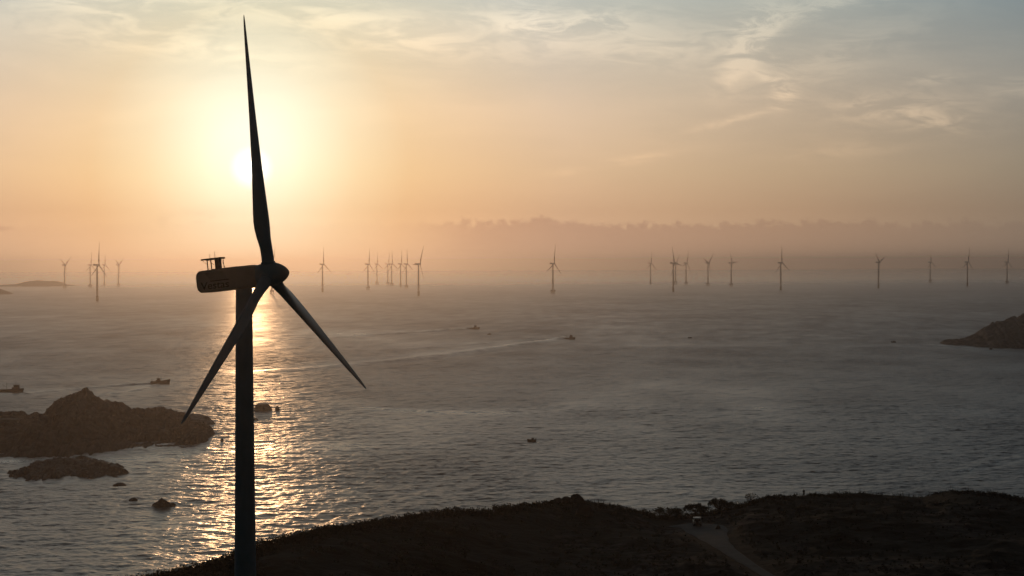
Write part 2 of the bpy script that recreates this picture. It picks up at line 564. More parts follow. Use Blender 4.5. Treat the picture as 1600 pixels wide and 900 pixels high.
# ------------------------------------------------------------------ foliage
def leaf_cloud(centers, radii, per, size, squash=0.75, seed=1):
    """small leaf faces in clumps through a crown's volume -> arrays"""
    g = np.random.default_rng(seed)
    V = []
    for c, r in zip(centers, radii):
        n = int(per * (r ** 1.6) + 6)
        d = g.normal(size=(n, 3)); d /= np.linalg.norm(d, axis=1)[:, None]
        rad = r * (0.35 + 0.65 * g.random(n) ** 0.5)
        p = np.array(c) + d * rad[:, None] * np.array([1, 1, squash])
        a = g.normal(size=(n, 3)); a /= np.linalg.norm(a, axis=1)[:, None]
        b = np.cross(a, g.normal(size=(n, 3))); b /= np.linalg.norm(b, axis=1)[:, None]
        s = size * (0.6 + 0.8 * g.random(n))[:, None]
        V.append(np.stack([p - a * s, p + b * s * 0.45, p + a * s, p - b * s * 0.45], 1))
    V = np.concatenate(V).reshape(-1, 3)
    return V, np.arange(len(V)).reshape(-1, 4)


# low scrub covering the hill (nobody could count it)
g = np.random.default_rng(5)
cand = []
N = 10000
uu = g.uniform(-0.30, 0.33, N); t = g.random(N)
yr = np.interp(uu, cx, cY)
Yc = yr + np.where(t < 0.5, g.normal(0, 3.5, N), -g.uniform(0, 1, N) ** 1.2 * 130)
Xc = uu * Yc
_pp = at_depth(1256, 771, 468)
keep = (np.hypot(Xc - _pp.x, (Yc - _pp.y) * 0.4) > 1.8) & (track_dist(Xc, Yc) > 1.6) & (Yc > 296)
bare = fbm(Xc / 30 + 5, Yc / 30, 3) + 0.4 * (uu > 0.12) * sstep(0.15, 0.2, uu)
keep &= (bare < 0.28) | (g.random(N) < 0.12)
Xc, Yc, uu = Xc[keep], Yc[keep], uu[keep]
Zc = ground(Xc, Yc)
rad = 0.35 + 0.55 * g.random(len(Xc)) ** 2
rad = np.where(uu < 0.0, rad * (1.3 + 0.5 * sstep(-0.08, -0.14, uu)), rad * (0.8 - 0.25 * sstep(0.17, 0.2, uu)))
V, Q = leaf_cloud(np.stack([Xc, Yc, Zc + rad * 0.35], -1), rad, 34, 0.20, 0.85, 11)
# thin upright twigs and grass blades on the skyline
Nt = 5000
ut = g.uniform(-0.30, 0.33, Nt); Yt = np.interp(ut, cx, cY) + g.normal(0, 2.5, Nt); Xt = ut * Yt
km = track_dist(Xt, Yt) > 1.5
Xt, Yt = Xt[km], Yt[km]; Zt = ground(Xt, Yt); ht = 0.4 + 0.9 * g.random(len(Xt)) ** 2
ang = g.uniform(0, 6.28, len(Xt)); wv = 0.05
b0 = np.stack([Xt - wv * np.cos(ang), Yt - wv * np.sin(ang), Zt], -1); b1 = np.stack([Xt + wv * np.cos(ang), Yt + wv * np.sin(ang), Zt], -1)
lean = g.normal(0, 0.25, (len(Xt), 2))
tip = np.stack([Xt + lean[:, 0], Yt + lean[:, 1], Zt + ht], -1); tip2 = tip + np.stack([0.02 * np.cos(ang), 0.02 * np.sin(ang), 0 * ang], -1)
Vt = np.stack([b0, b1, tip2, tip], 1).reshape(-1, 3)
V2 = np.concatenate([V, Vt]); Q2 = np.concatenate([Q, len(V) + np.arange(len(Vt)).reshape(-1, 4)])
o = link_arrays('scrub', V2, Q2, M['leaf2'], smooth=False)
struct(o, 'stuff')
o['label'] = 'dark low scrub and grass covering the foreground hillside'


def bush(name, px, py, Y, w, h, label, cat, trunk=0.35, per=70, leaf=0.17, seed=1, clumps=16, wide=0.75):
    """base at the ground under the photo column px; w, h in metres"""
    p = at_depth(px, py, Y); z = gz(p.x, p.y)
    root = thing(name, (p.x, p.y, z - 0.05), label, cat)
    g2 = np.random.default_rng(seed)
    cs, rs = [], []
    m = MB()
    zt = h * trunk
    m.tube((0, 0, -0.3), (0.05 * w, 0, zt), 0.035 * h + 0.04, 0.03 * h + 0.02, 7)
    for k in range(clumps):
        a = g2.uniform(0, 6.28); q = math.sqrt(g2.random()) * 0.5 * w * 0.82
        c = (q * math.cos(a), q * math.sin(a), zt * 0.9 + (h - zt) * (0.2 + 0.62 * (1 - (q / (0.5 * w)) ** 2) * g2.uniform(0.55, 1.0)))
        cs.append(c); rs.append(g2.uniform(0.10, 0.19) * w)
        m.tube((0.05 * w, 0, zt * 0.8), c, 0.018 * h + 0.01, 0.01, 5)
    m.build('trunk', M['bark'], root)
    Vv, Qq = leaf_cloud(cs, rs, per, leaf, wide, seed + 50)
    link_arrays('crown', Vv, Qq, M['leaf'], root, False)
    return root


bush('windswept_tree', 1086, 800, 452, 5.2, 3.0, 'low spreading windswept tree on the ridge directly behind the car', 'tree', 0.22, 95, 0.17, 3, 30, 0.7)
bush('round_tree', 1122, 797, 458, 4.8, 3.2, 'denser rounded tree on the ridge just right of the spreading tree', 'tree', 0.15, 110, 0.17, 4, 30, 0.9)
bush('broad_bush', 1043, 808, 447, 6.6, 2.5, 'broad dark bush on the ridge left of the parked car', 'bush', 0.15, 80, 0.16, 5, 20, 0.7)
bush('low_bush', 1063, 808, 449, 5.4, 2.2, 'low bush joining the broad bush to the spreading tree', 'bush', 0.15, 80, 0.15, 15, 12, 0.7)
bush('gap_bush', 1102, 805, 454, 4.0, 1.7, 'low bush filling the gap between the spreading tree and the rounded tree', 'bush', 0.1, 90, 0.15, 25, 14, 0.8)
bush('slope_bush', 1143, 799, 461, 5.0, 2.0, 'low wide bush right of the rounded tree on the ridge', 'bush', 0.1, 90, 0.15, 26, 16, 0.8)
bush('dome_bush', 781, 800, 417, 4.3, 2.0, 'dome shaped bush standing up from the skyline left of the boulders', 'bush', 0.15, 110, 0.15, 6, 18, 0.85)
bush('spiky_shrub', 1172, 786, 465, 3.6, 2.4, 'thin spiky shrub on the ridge between the rounded tree and the person', 'bush', 0.3, 40, 0.15, 7, 12, 1.1)
bush('edge_bush', 322, 884, 346, 2.4, 1.5, 'ragged bush on the low left end of the ridge left of the big tower', 'bush', 0.2, 90, 0.13, 8, 12, 0.9)

# ------------------------------------------------------------------ rocks
def rock_mesh(w, d, h, seed, sub=4, rough=0.35, flat=0.35):
    bm = bmesh.new()
    bmesh.ops.create_icosphere(bm, subdivisions=sub, radius=1.0)
    g2 = np.random.default_rng(seed)
    co = np.array([v.co[:] for v in bm.verts])
    # chop with random planes for facets, then add noise
    for k in range(14):
        n = g2.normal(size=3); n[2] = abs(n[2]) * 0.8; n /= np.linalg.norm(n)
        lim = g2.uniform(0.62, 0.95)
        dd = co @ n
        co = co - np.maximum(0, dd - lim)[:, None] * n * 0.9
    nz = fbm(co[:, 0] * 2.3 + seed, co[:, 1] * 2.3 + co[:, 2] * 2.9, 4) * rough * 0.5
    co = co * (1 + nz)[:, None]
    co[:, 2] = np.where(co[:, 2] < -flat, -flat, co[:, 2])
    co = co * np.array([w / 2, d / 2, h / (0.85 + 0.0)])
    for v, c in zip(bm.verts, co):
        v.co = c
    me = bpy.data.meshes.new('rock'); bm.to_mesh(me); bm.free()
    return me


def rock(name, loc, w, d, h, seed, label, cat, material, group=None, rz=0.0, sub=4):
    me = rock_mesh(w, d, h, seed, sub)
    me.materials.append(material)
    o = bpy.data.objects.new(name, me); COL.objects.link(o)
    o.location = loc; o.rotation_euler = (0, 0, rz)
    return tag(o, label, cat, group)


def sea_rock(px, py, wpx, hpx, seed, label, depth=0.9):
    p = on_plane(px, py); s = p.y / F
    return rock('sea_rock', (p.x, p.y, 0.0), wpx * s, wpx * s * depth, hpx * s, seed, label, 'rock', M['searock'], 'rocks standing in the sea')


sea_rock(254, 791, 36, 12, 21, 'lone dark rock in the water left of the big tower near the bottom left')
sea_rock(269, 789, 12, 3, 22, 'small low rock touching the right side of the lone rock at the bottom left')
sea_rock(209, 782, 16, 4, 23, 'small wave washed rock left of the lone rock at the bottom left')
sea_rock(186, 758, 22, 4.5, 24, 'small rock just below the right end of the flat reef')
sea_rock(412, 641, 31, 12, 25, 'humped rock rising from the glittering water right of the big tower')
sea_rock(434, 640.5, 9, 5, 26, 'small rock beside the humped rock right of the big tower')
sea_rock(347, 689.5, 7, 4, 27, 'tiny rock in the sun glitter off the right tip of the islet')
sea_rock(398, 656, 9, 3, 28, 'tiny awash rock touching the right edge of the big tower')
sea_rock(1548, 546, 6, 2.5, 29, 'tiny rock in front of the right headland')

for px, py, Y, w, d, h, sd, lab in [
        (902, 789, 438, 5.0, 3.4, 1.7, 31, 'tallest rounded boulder on the middle of the skyline'),
        (868, 789, 436, 5.4, 3.2, 1.4, 32, 'wide flat boulder on the skyline left of the tallest boulder'),
        (885, 790, 437, 3.4, 2.6, 1.2, 33, 'boulder squeezed between the wide boulder and the tallest boulder'),
        (912, 808, 425, 4.0, 3.4, 2.0, 34, 'pale boulder on the slope below the tallest skyline boulder'),
        (1122, 817, 424, 1.5, 1.1, 0.9, 35, 'small pale stone at the edge of the gravel right of the car')]:
    p = at_depth(px, py, Y)
    rock('boulder', (p.x, p.y, gz(p.x, p.y) + 0.05 * h), w, d, h, sd, lab, 'boulder', M['rock'], 'granite boulders on the hillside', rz=sd)


def islet(name, colsx, front, back, ridge, Hs, yref, nr, nc, noise, label, cat, material, group=None, kind=None, crag=1.0, sharp=0.75, nsc=1.0, jag=0.0, seed=0.5, drown=0.35):
    """heightfield rock: colsx photo columns, front/back shore rows, ridge row (waterline rows), Hs heights in m"""
    xs = np.linspace(colsx[0], colsx[-1], nc)
    fr = np.interp(xs, colsx, front); bk = np.interp(xs, colsx, back); rd = np.interp(xs, colsx, ridge); H = np.interp(xs, colsx, Hs)
    fr = fr + jag * fbm(xs / 7.0 + 3, xs * 0 + seed, 5); bk = bk + 0.4 * jag * fbm(xs / 9.0, xs * 0 + seed + 7, 4)
    H = H * (1 + 0.20 * crag * fbm(xs / 8.0, xs * 0 + seed + 2, 5))
    depth = lambda x, y: np.array([on_plane(a, b).y for a, b in zip(x, y)])
    Yf, Yb, Yr = depth(xs, fr), depth(xs, bk), depth(xs, rd)
    s = np.linspace(-0.12, 1.12, nr)[:, None]
    Y = Yf + (Yb - Yf) * s
    X = (xs[None, :] - 800) / F * Yr[None, :] * np.ones_like(Y) * (0.55 + 0.45 * Y / Yr)
    t = np.where(Y < Yr, (Y - Yf) / np.maximum(Yr - Yf, 1), (Yb - Y) / np.maximum(Yb - Yr, 1))
    tt = np.clip(t, 0, 1)
    base = H[None, :] * tt ** sharp
    n1 = ridged(X / 16 / nsc, Y / 22 / nsc, 5) - 0.5; n2 = fbm(X / 6 / nsc, Y / 8 / nsc, 4); n3 = np.round(fbm(X / 20 / nsc + 3, Y / 20 / nsc, 3) * 5) / 5
    Z = base + noise * crag * (n1 * 1.7 + n2 * 0.55 + n3 * 0.9) * sstep(0, 0.25, tt)
    Z = np.where(t < 0, t * 10 - 0.5, Z)
    endf = np.minimum(sstep(0, 0.03, (xs - xs[0]) / (xs[-1] - xs[0])), sstep(0, 0.03, (xs[-1] - xs) / (xs[-1] - xs[0])))
    Z = Z * endf[None, :] - 1.2 * (1 - endf)[None, :] - drown
    ox, oy = float(X.mean()), float(Y.mean())
    o = link_arrays(name, np.stack([X - ox, Y - oy, Z], -1).reshape(-1, 3), grid_faces(nr, nc), material, None, False)
    o.location = (ox, oy, 0)
    if kind:
        struct(o, kind)
    else:
        tag(o, label, cat, group)
    return o


# the big islet on the left (height = photo rows above the waterline at its ridge)
ip = [(-140, 728, 655, 668, 9), (-60, 724, 656, 669, 10), (0, 721, 658, 672, 11), (40, 719, 660, 673, 11), (66, 718, 662, 673, 14), (72, 717, 662, 673, 25), (85, 716, 661, 673, 42), (100, 715, 661, 673, 53), (125, 714, 661, 673, 61),
      (140, 714, 661, 673, 57), (152, 713, 661, 673, 50), (170, 712, 660, 673, 46), (190, 709, 660, 673, 34), (215, 703, 658, 671, 26), (235, 699, 657, 670, 22),
      (258, 698, 658, 669, 21), (272, 697, 662, 672, 17), (288, 697, 669, 679, 13), (302, 697, 673, 683, 8), (314, 695, 676, 684, 9), (326, 692, 679, 685, 9), (334, 688, 681, 685, 3)]
ix = [p[0] for p in ip]
islet('rocky_islet', ix, [p[1] for p in ip], [p[2] - 6 for p in ip], [p[3] for p in ip], [p[4] * 1200 / F for p in ip], 673, 260, 420, 4.0,
      'large humped rocky islet in the sea on the left', 'islet', M['rock'], sharp=0.62, jag=5.0, seed=1.3, drown=0.8)
islet('rock_spur', [268, 285, 300, 315, 326, 336], [664, 665, 665.5, 666, 666, 664], [652, 652, 653, 655, 658, 662], [659, 659, 659, 660, 661, 663], [4.5, 6, 6, 5, 3.4, 0.8], 660, 70, 140, 1.6,
      'low spur of rock behind the right end of the big islet, by the blade tip', 'rock', M['searock'], jag=1.5, seed=4.1, drown=0.6)
islet('flat_reef', [6, 18, 30, 50, 80, 105, 125, 150, 170, 182, 192, 202], [741, 745, 748, 752, 752, 748, 746, 748, 748, 747, 747, 743], [736, 733, 728, 722, 718, 714, 716, 720, 722, 727, 733, 738],
      [739, 739, 738, 738, 736, 734, 734, 736, 737, 739, 740, 741], [0.6, 1.8, 3.2, 4.0, 4.4, 5.2, 4.2, 3.6, 3.4, 2.6, 1.6, 0.5], 735, 130, 300, 2.6,
      'long flat dark reef just below the big islet on the left', 'rock', M['searock'], crag=0.9, nsc=0.6, jag=5.0, seed=2.2, drown=1.1)
# breakwater running into the left edge of the picture
bw = thing('concrete_breakwater', on_plane(20, 668), 'flat topped concrete breakwater joining the islet to the left edge', 'breakwater')
s1 = bw.location.y / F
MB().box((-25, 0, 2.5), (60, 16, 6.2), 0.25).build('deck', M['concrete'], bw)
MB().box((-25, 6.6, 6.0), (59.6, 1.2, 1.4), 0.12).build('parapet', M['concrete'], bw)
for xx in (9.5, 13.2):
    MB().tube((xx - 2, 5.0, 5.55), (xx - 2, 5.0, 7.6 if xx < 10 else 6.5), 0.12 if xx < 10 else 0.35, 0.1 if xx < 10 else 0.3, 10).build('bollard' if xx > 10 else 'marker_post', M['turbine_dark'], bw)

# headland on the right and far islands in the haze
islet('headland', [1466, 1480, 1500, 1518, 1530, 1545, 1560, 1580, 1600, 1640, 1700, 1800], [538, 539.5, 541, 543, 544, 544.5, 545, 545.5, 546, 548, 551, 556],
      [536, 535, 534, 533, 532, 531, 530, 529, 528, 527, 526, 526], [537, 537, 537, 537, 537, 537, 537, 537, 537, 537, 538, 540],
      [0.8, 4, 5, 9.5, 14, 21, 26, 30, 34, 40, 48, 52], 537, 120, 300, 3.0, None, None, M['rock'], kind='structure', sharp=0.7, nsc=1.6, jag=1.2, seed=6.0)
islet('distant_island', [-60, 0, 28, 36, 46, 58, 68, 80, 92, 98, 118], [448, 448, 447.8, 447.8, 447.8, 447.8, 447.8, 447.8, 447.6, 447.4, 447],
      [446, 446, 445.5, 445.3, 445.2, 445.2, 445.2, 445.3, 445.4, 445.8, 446.3], [447, 447, 446.6, 446.5, 446.5, 446.5, 446.5, 446.5, 446.5, 446.6, 446.7],
      [3, 3.5, 8, 17, 23, 26, 25, 24, 19, 6, 2], 447, 50, 120, 1.5, None, None, M['rock'], kind='structure', sharp=0.6, nsc=4)
islet('distant_headland', [-120, -40, -10, 0, 6, 13, 19], [463, 461.5, 460.8, 460.5, 460.3, 460.1, 459.8], [456, 457, 457.5, 458, 458.3, 458.7, 459.2], [459, 459.2, 459.3, 459.4, 459.5, 459.5, 459.5],
      [60, 42, 24, 18, 12, 5, 1], 459, 50, 90, 1.5, None, None, M['rock'], kind='structure', sharp=0.6, nsc=4)

# ------------------------------------------------------------------ wind turbines
BLADE = [  # fraction of radius, chord/R, thickness ratio, twist deg
    (0.035, 0.0475, 1.0, 22), (0.07, 0.0475, 1.0, 22), (0.10, 0.054, 0.80, 21), (0.14, 0.069, 0.52, 20), (0.175, 0.081, 0.40, 18.5), (0.205, 0.086, 0.34, 17), (0.24, 0.0855, 0.30, 15),
    (0.30, 0.080, 0.27, 12.5), (0.38, 0.0715, 0.245, 9.5), (0.48, 0.061, 0.225, 7), (0.58, 0.0515, 0.21, 5), (0.68, 0.0425, 0.20, 3.5),
    (0.78, 0.034, 0.19, 2.2), (0.87, 0.026, 0.18, 1.2), (0.93, 0.020, 0.18, 0.6), (0.97, 0.0145, 0.18, 0.3), (0.99, 0.009, 0.2, 0), (1.0, 0.003, 0.25, 0)]


def blade_mesh(Rr, pitch=0.0, n=28, bend=0.4):
    """span +Z, leading edge +Y (direction of travel), upwind +X"""
    rings = []
    for fr, ch, th, tw in BLADE:
        c = ch * Rr; b = R(tw + pitch)
        ring = []
        blend = min(1.0, max(0.0, (1.0 - th) / 0.5))
        for k in range(n):
            a = 2 * math.pi * k / n
            xq = 0.5 + 0.5 * math.cos(a)                      # 0 = leading, 1 = trailing
            yt = 5 * (0.2969 * math.sqrt(xq) - 0.126 * xq - 0.3516 * xq ** 2 + 0.2843 * xq ** 3 - 0.1015 * xq ** 4)
            yf = yt * th * (1 if a < math.pi else -0.85)
            yc = 0.5 * math.sin(a) * th
            cc = (0.5 - xq) * (1 - blend) + (0.32 - xq) * blend
            tt = yc * (1 - blend) + yf * blend
            e = cc * c; q = -tt * c
            ring.append(Vector((e * math.sin(b) + q * math.cos(b) + bend * fr * fr * Rr / 40, e * math.cos(b) - q * math.sin(b), fr * Rr)))
        rings.append(ring)
    return MB().loft(rings)


YAW = 0.2995
TILT = R(5.87)
axis = Vector((math.cos(YAW) * math.cos(TILT), -math.sin(YAW) * math.cos(TILT), math.sin(TILT)))
HUB = Vector((-36.97, 303.32, 98.47))


def rotor_matrix(theta):
    """local blade frame (X upwind, Y travel, Z span) in the nacelle frame (X = axis, Y = -side, Z = up)"""
    # nacelle frame: X axis, Y = left of axis, Z up; travel for the upper blade is +s = up x axis = +Y
    c, s = math.cos(theta), math.sin(theta)
    return Matrix(((1, 0, 0), (0, c, s), (0, -s, c)))


# nacelle frame: columns axis, s, u
s_v = Vector((0, 0, 1)).cross(axis).normalized(); u_v = axis.cross(s_v)
NF = Matrix((axis, s_v, u_v)).transposed()

# tower base: 4.2 m behind the hub
t_top = HUB - axis * 4.25
base_z = gz(t_top.x, t_top.y) - 0.2
wt = thing('wind_turbine', (t_top.x, t_top.y, base_z), 'huge dark foreground wind turbine with lettered nacelle, its upper blade crossing the setting sun', 'wind turbine')
h_t = t_top.z - 1.62 - base_z
prof = []
prof.append((1.95, 0))
rb = 1.24 + 0.40 * h_t / 43.5
for k in range(0, 13):
    z = h_t * k / 12; r = rb + (1.24 - rb) * k / 12
    prof.append((r, z + (0.35 if k == 0 else 0)))
prof[0] = (rb + 0.3, 0); prof.insert(1, (rb + 0.3, 0.33))
auto_smooth(MB().lathe(prof, 48).build('tower', M['turbine'], wt), 50)
hf = Matrix.LocRotScale(HUB - wt.location, NF.to_quaternion(), None)


def in_nacelle(o):
    o.matrix_parent_inverse = Matrix.Identity(4)
    o.location = hf.to_translation(); o.rotation_mode = 'QUATERNION'; o.rotation_quaternion = hf.to_quaternion()
    return o


def rrect(x, w, h, r, n=6, cz=0.0):
    pts = []
    for cx_, cz_, a0 in ((w / 2 - r, h / 2 - r, 0), (-(w / 2 - r), h / 2 - r, 90), (-(w / 2 - r), -(h / 2 - r), 180), (w / 2 - r, -(h / 2 - r), 270)):
        for k in range(n + 1):
            a = R(a0 + 90 * k / n)
            pts.append(Vector((x, cx_ + r * math.cos(a), cz + cz_ + r * math.sin(a))))
    return pts


# nacelle: rounded box, blunt curved rear, slightly narrower towards the rotor
rings = []
for x, w, h, r, cz in [(-11.85, 1.6, 1.3, 0.3, 0.02), (-11.76, 2.2, 1.95, 0.35, 0.02), (-11.55, 2.75, 2.6, 0.36, 0.0), (-11.25, 3.05, 3.05, 0.34, -0.02), (-11.0, 3.2, 3.32, 0.30, -0.02), (-10.6, 3.24, 3.40, 0.28, -0.02),
                       (-9, 3.26, 3.42, 0.28, -0.02), (-6, 3.28, 3.42, 0.30, -0.01), (-4.86, 3.28, 3.43, 0.42, 0), (-4.84, 3.24, 3.39, 0.42, 0), (-4.80, 3.24, 3.39, 0.42, 0), (-4.78, 3.28, 3.43, 0.42, 0),
                       (-2.6, 3.24, 3.46, 0.6, 0.0), (-2.2, 3.20, 3.42, 0.9, 0.0), (-1.75, 3.0, 3.2, 1.2, 0)]:
    rings.append(rrect(x, w, h, r, 6, cz))
nac = in_nacelle(auto_smooth(MB().loft(rings).build('nacelle', M['nacelle'], wt), 40))
# lettering on the side that faces the camera (-Y of the nacelle frame)
fc = bpy.data.curves.new('lettering', 'FONT')
fc.body = 'Vestas'; fc.size = 1.0; fc.extrude = 0.012; fc.offset = 0.012
tmp = bpy.data.objects.new('tmp_text', fc); COL.objects.link(tmp)
bpy.context.view_layer.update()
me = bpy.data.meshes.new_from_object(tmp.evaluated_get(bpy.context.evaluated_depsgraph_get()))
bpy.data.objects.remove(tmp); bpy.data.curves.remove(fc)
co = np.array([v.co[:] for v in me.vertices])
lo, hi = co.min(0), co.max(0)
sx = 4.75 / (hi[0] - lo[0]); sz = 1.12 / (hi[1] - lo[1])
for v, c in zip(me.vertices, co):
    v.co = Vector((-10.85 + (c[0] - lo[0]) * sx + 0.12 * (c[1] - lo[1]), -1.652 - (c[2] - lo[2]), -1.28 + (c[1] - lo[1]) * sz))
me.materials.clear(); me.materials.append(M['letter'])
lt = bpy.data.objects.new('lettering', me); COL.objects.link(lt); lt.parent = nac
# slanted side hatch with a dark slot under it
m = MB()
P8 = [(-10.0, 1.28), (-6.9, 1.28), (-6.15, 0.02), (-9.1, 0.02)]
m.loft([[Vector((x, -1.61, z)) for x, z in P8], [Vector((x, -1.70, z)) for x, z in P8]])
m.build('side_hatch', M['panel'], nac)
MB().box((-7.55, -1.67, -0.07), (3.2, 0.10, 0.13), 0.02).build('vent_slot', M['letter'], nac)
MB().box((-6.0, 0, 1.72), (2.4, 1.6, 0.12), 0.04).build('roof_hatch', M['panel'], nac)

# hub and spinner
prof = [(1.25, -1.9), (1.62, -1.7), (1.74, -1.2), (1.80, -0.4), (1.80, 0.6), (1.72, 1.2), (1.52, 1.75), (1.22, 2.3), (0.85, 2.8), (0.48, 3.12), (0.2, 3.26), (0.03, 3.3)]
n = 40
rings = [[Vector((x, r * math.cos(2 * math.pi * k / n), r * math.sin(2 * math.pi * k / n))) for k in range(n)] for r, x in prof]
spin = in_nacelle(auto_smooth(MB().loft(rings).build('hub', M['turbine'], wt), 40))
bm_ = blade_mesh(39.82, 2.0, 36, 0.2)
b0 = None
for k in range(3):
    th = -0.0068 + k * 2 * math.pi / 3
    mrot = (NF @ rotor_matrix(th)).to_quaternion()
    if b0 is None:
        b0 = auto_smooth(bm_.build('blade', M['turbine'], wt), 60); ob = b0
    else:
        ob = b0.copy(); COL.objects.link(ob); ob.parent = wt
    ob.location = HUB - wt.location; ob.rotation_mode = 'QUATERNION'; ob.rotation_quaternion = mrot
    collar = MB()
    collar.lathe([(1.0, 1.55), (1.12, 1.6), (1.12, 1.9), (1.0, 1.98)], 32)
    cl = collar.build('root_collar', M['turbine'], ob)

# lightning and cooler platform on the nacelle roof
plat = in_nacelle(MB().box((-9.15, 0.1, 3.42), (3.35, 1.7, 0.13), 0.03).box((-9.15, -0.76, 3.30), (3.35, 0.08, 0.14)).box((-9.15, 0.94, 3.30), (3.35, 0.08, 0.14)).build('roof_platform', M['turbine_dark'], wt))
MB().box((-8.35, 0.1, 2.55), (0.78, 0.9, 1.66), 0.05).build('cabinet', M['turbine_dark'], plat)
MB().box((-8.35, 0.1, 1.74), (1.5, 1.3, 0.12), 0.02).build('mounting_foot', M['turbine_dark'], plat)
for px_, py_, rr in ((-9.85, -0.55, 0.09), (-9.85, 0.75, 0.09), (-7.75, -0.55, 0.05), (-7.75, 0.75, 0.05)):
    MB().tube((px_, py_, 1.6), (px_, py_, 3.36), rr, rr, 10).build('post', M['turbine_dark'], plat)
for a_, b_ in (((-10.7, -0.6, 3.34), (-9.9, -0.55, 2.55)), ((-9.8, -0.5, 3.34), (-8.8, -0.5, 2.4)), ((-7.5, -0.6, 3.34), (-7.0, -0.4, 1.7)), ((-9.8, -0.5, 1.9), (-8.8, -0.5, 1.75))):
    MB().tube(a_, b_, 0.03, 0.03, 6).build('brace', M['turbine_dark'], plat)
for px_, hh in ((-9.7, 0.75), (-8.85, 0.98)):
    MB().tube((px_, 0.2, 3.45), (px_, 0.2, 3.48 + hh), 0.05, 0.025, 8).build('antenna', M['turbine_dark'], plat)

# ---- offshore turbines
def offshore_proto(style):
    """base at the water, hub at 100 m, rotor axis along +X; blades are separate children"""
    root = bpy.data.objects.new('offshore_turbine', None); COL.objects.link(root)
    auto_smooth(MB().lathe([(3.1, 14.2), (2.95, 40), (2.5, 70), (2.05, 97.6)], 24).build('tower', M['offshore'], root), 50)
    rings = [rrect(x, w, h, r, 4, 100.0 + dz) for x, w, h, r, dz in [(-11.5, 3.2, 3.0, 0.6, 0.2), (-10.8, 4.2, 4.3, 0.6, 0), (-4, 4.6, 5.0, 0.6, 0), (3.0, 4.6, 4.9, 0.8, 0), (3.8, 3.8, 3.9, 1.2, 0)]]
    nacelle = auto_smooth(MB().loft(rings).build('nacelle', M['offshore'], root), 40)
    MB().box((-9, 0, 103.1), (2.4, 2.6, 1.4), 0.1).build('cooler', M['offshore'], nacelle)
    rings = [[Vector((x, r * math.cos(2 * math.pi * k / 20), 100 + r * math.sin(2 * math.pi * k / 20))) for k in range(20)] for r, x in [(1.7, 3.9), (2.2, 4.6), (2.2, 6.6), (1.6, 7.8), (0.7, 8.6), (0.05, 8.8)]]
    auto_smooth(MB().loft(rings).build('hub', M['offshore'], root), 40)
    if style == 'pile':
        MB().lathe([(3.7, -3), (3.7, 12.6), (3.3, 14.15)], 24).build('foundation', M['yellow'], root)
        fp = MB().lathe([(5.6, 12.7), (5.6, 13.2), (3.4, 13.25)], 24).build('work_platform', M['turbine_dark'], root)
    else:
        m = MB()
        for k in range(8):
            a = 2 * math.pi * k / 8
            m.tube((7.6 * math.cos(a), 7.6 * math.sin(a), -3), (5.8 * math.cos(a), 5.8 * math.sin(a), 7.4), 1.0, 1.0, 10)
        m.build('pile_group', M['concrete'], root)
        auto_smooth(MB().lathe([(8.2, 7.4), (8.2, 11.6), (4.2, 13.0), (3.4, 14.15)], 28).build('pile_cap', M['concrete'], root), 40)
    return root


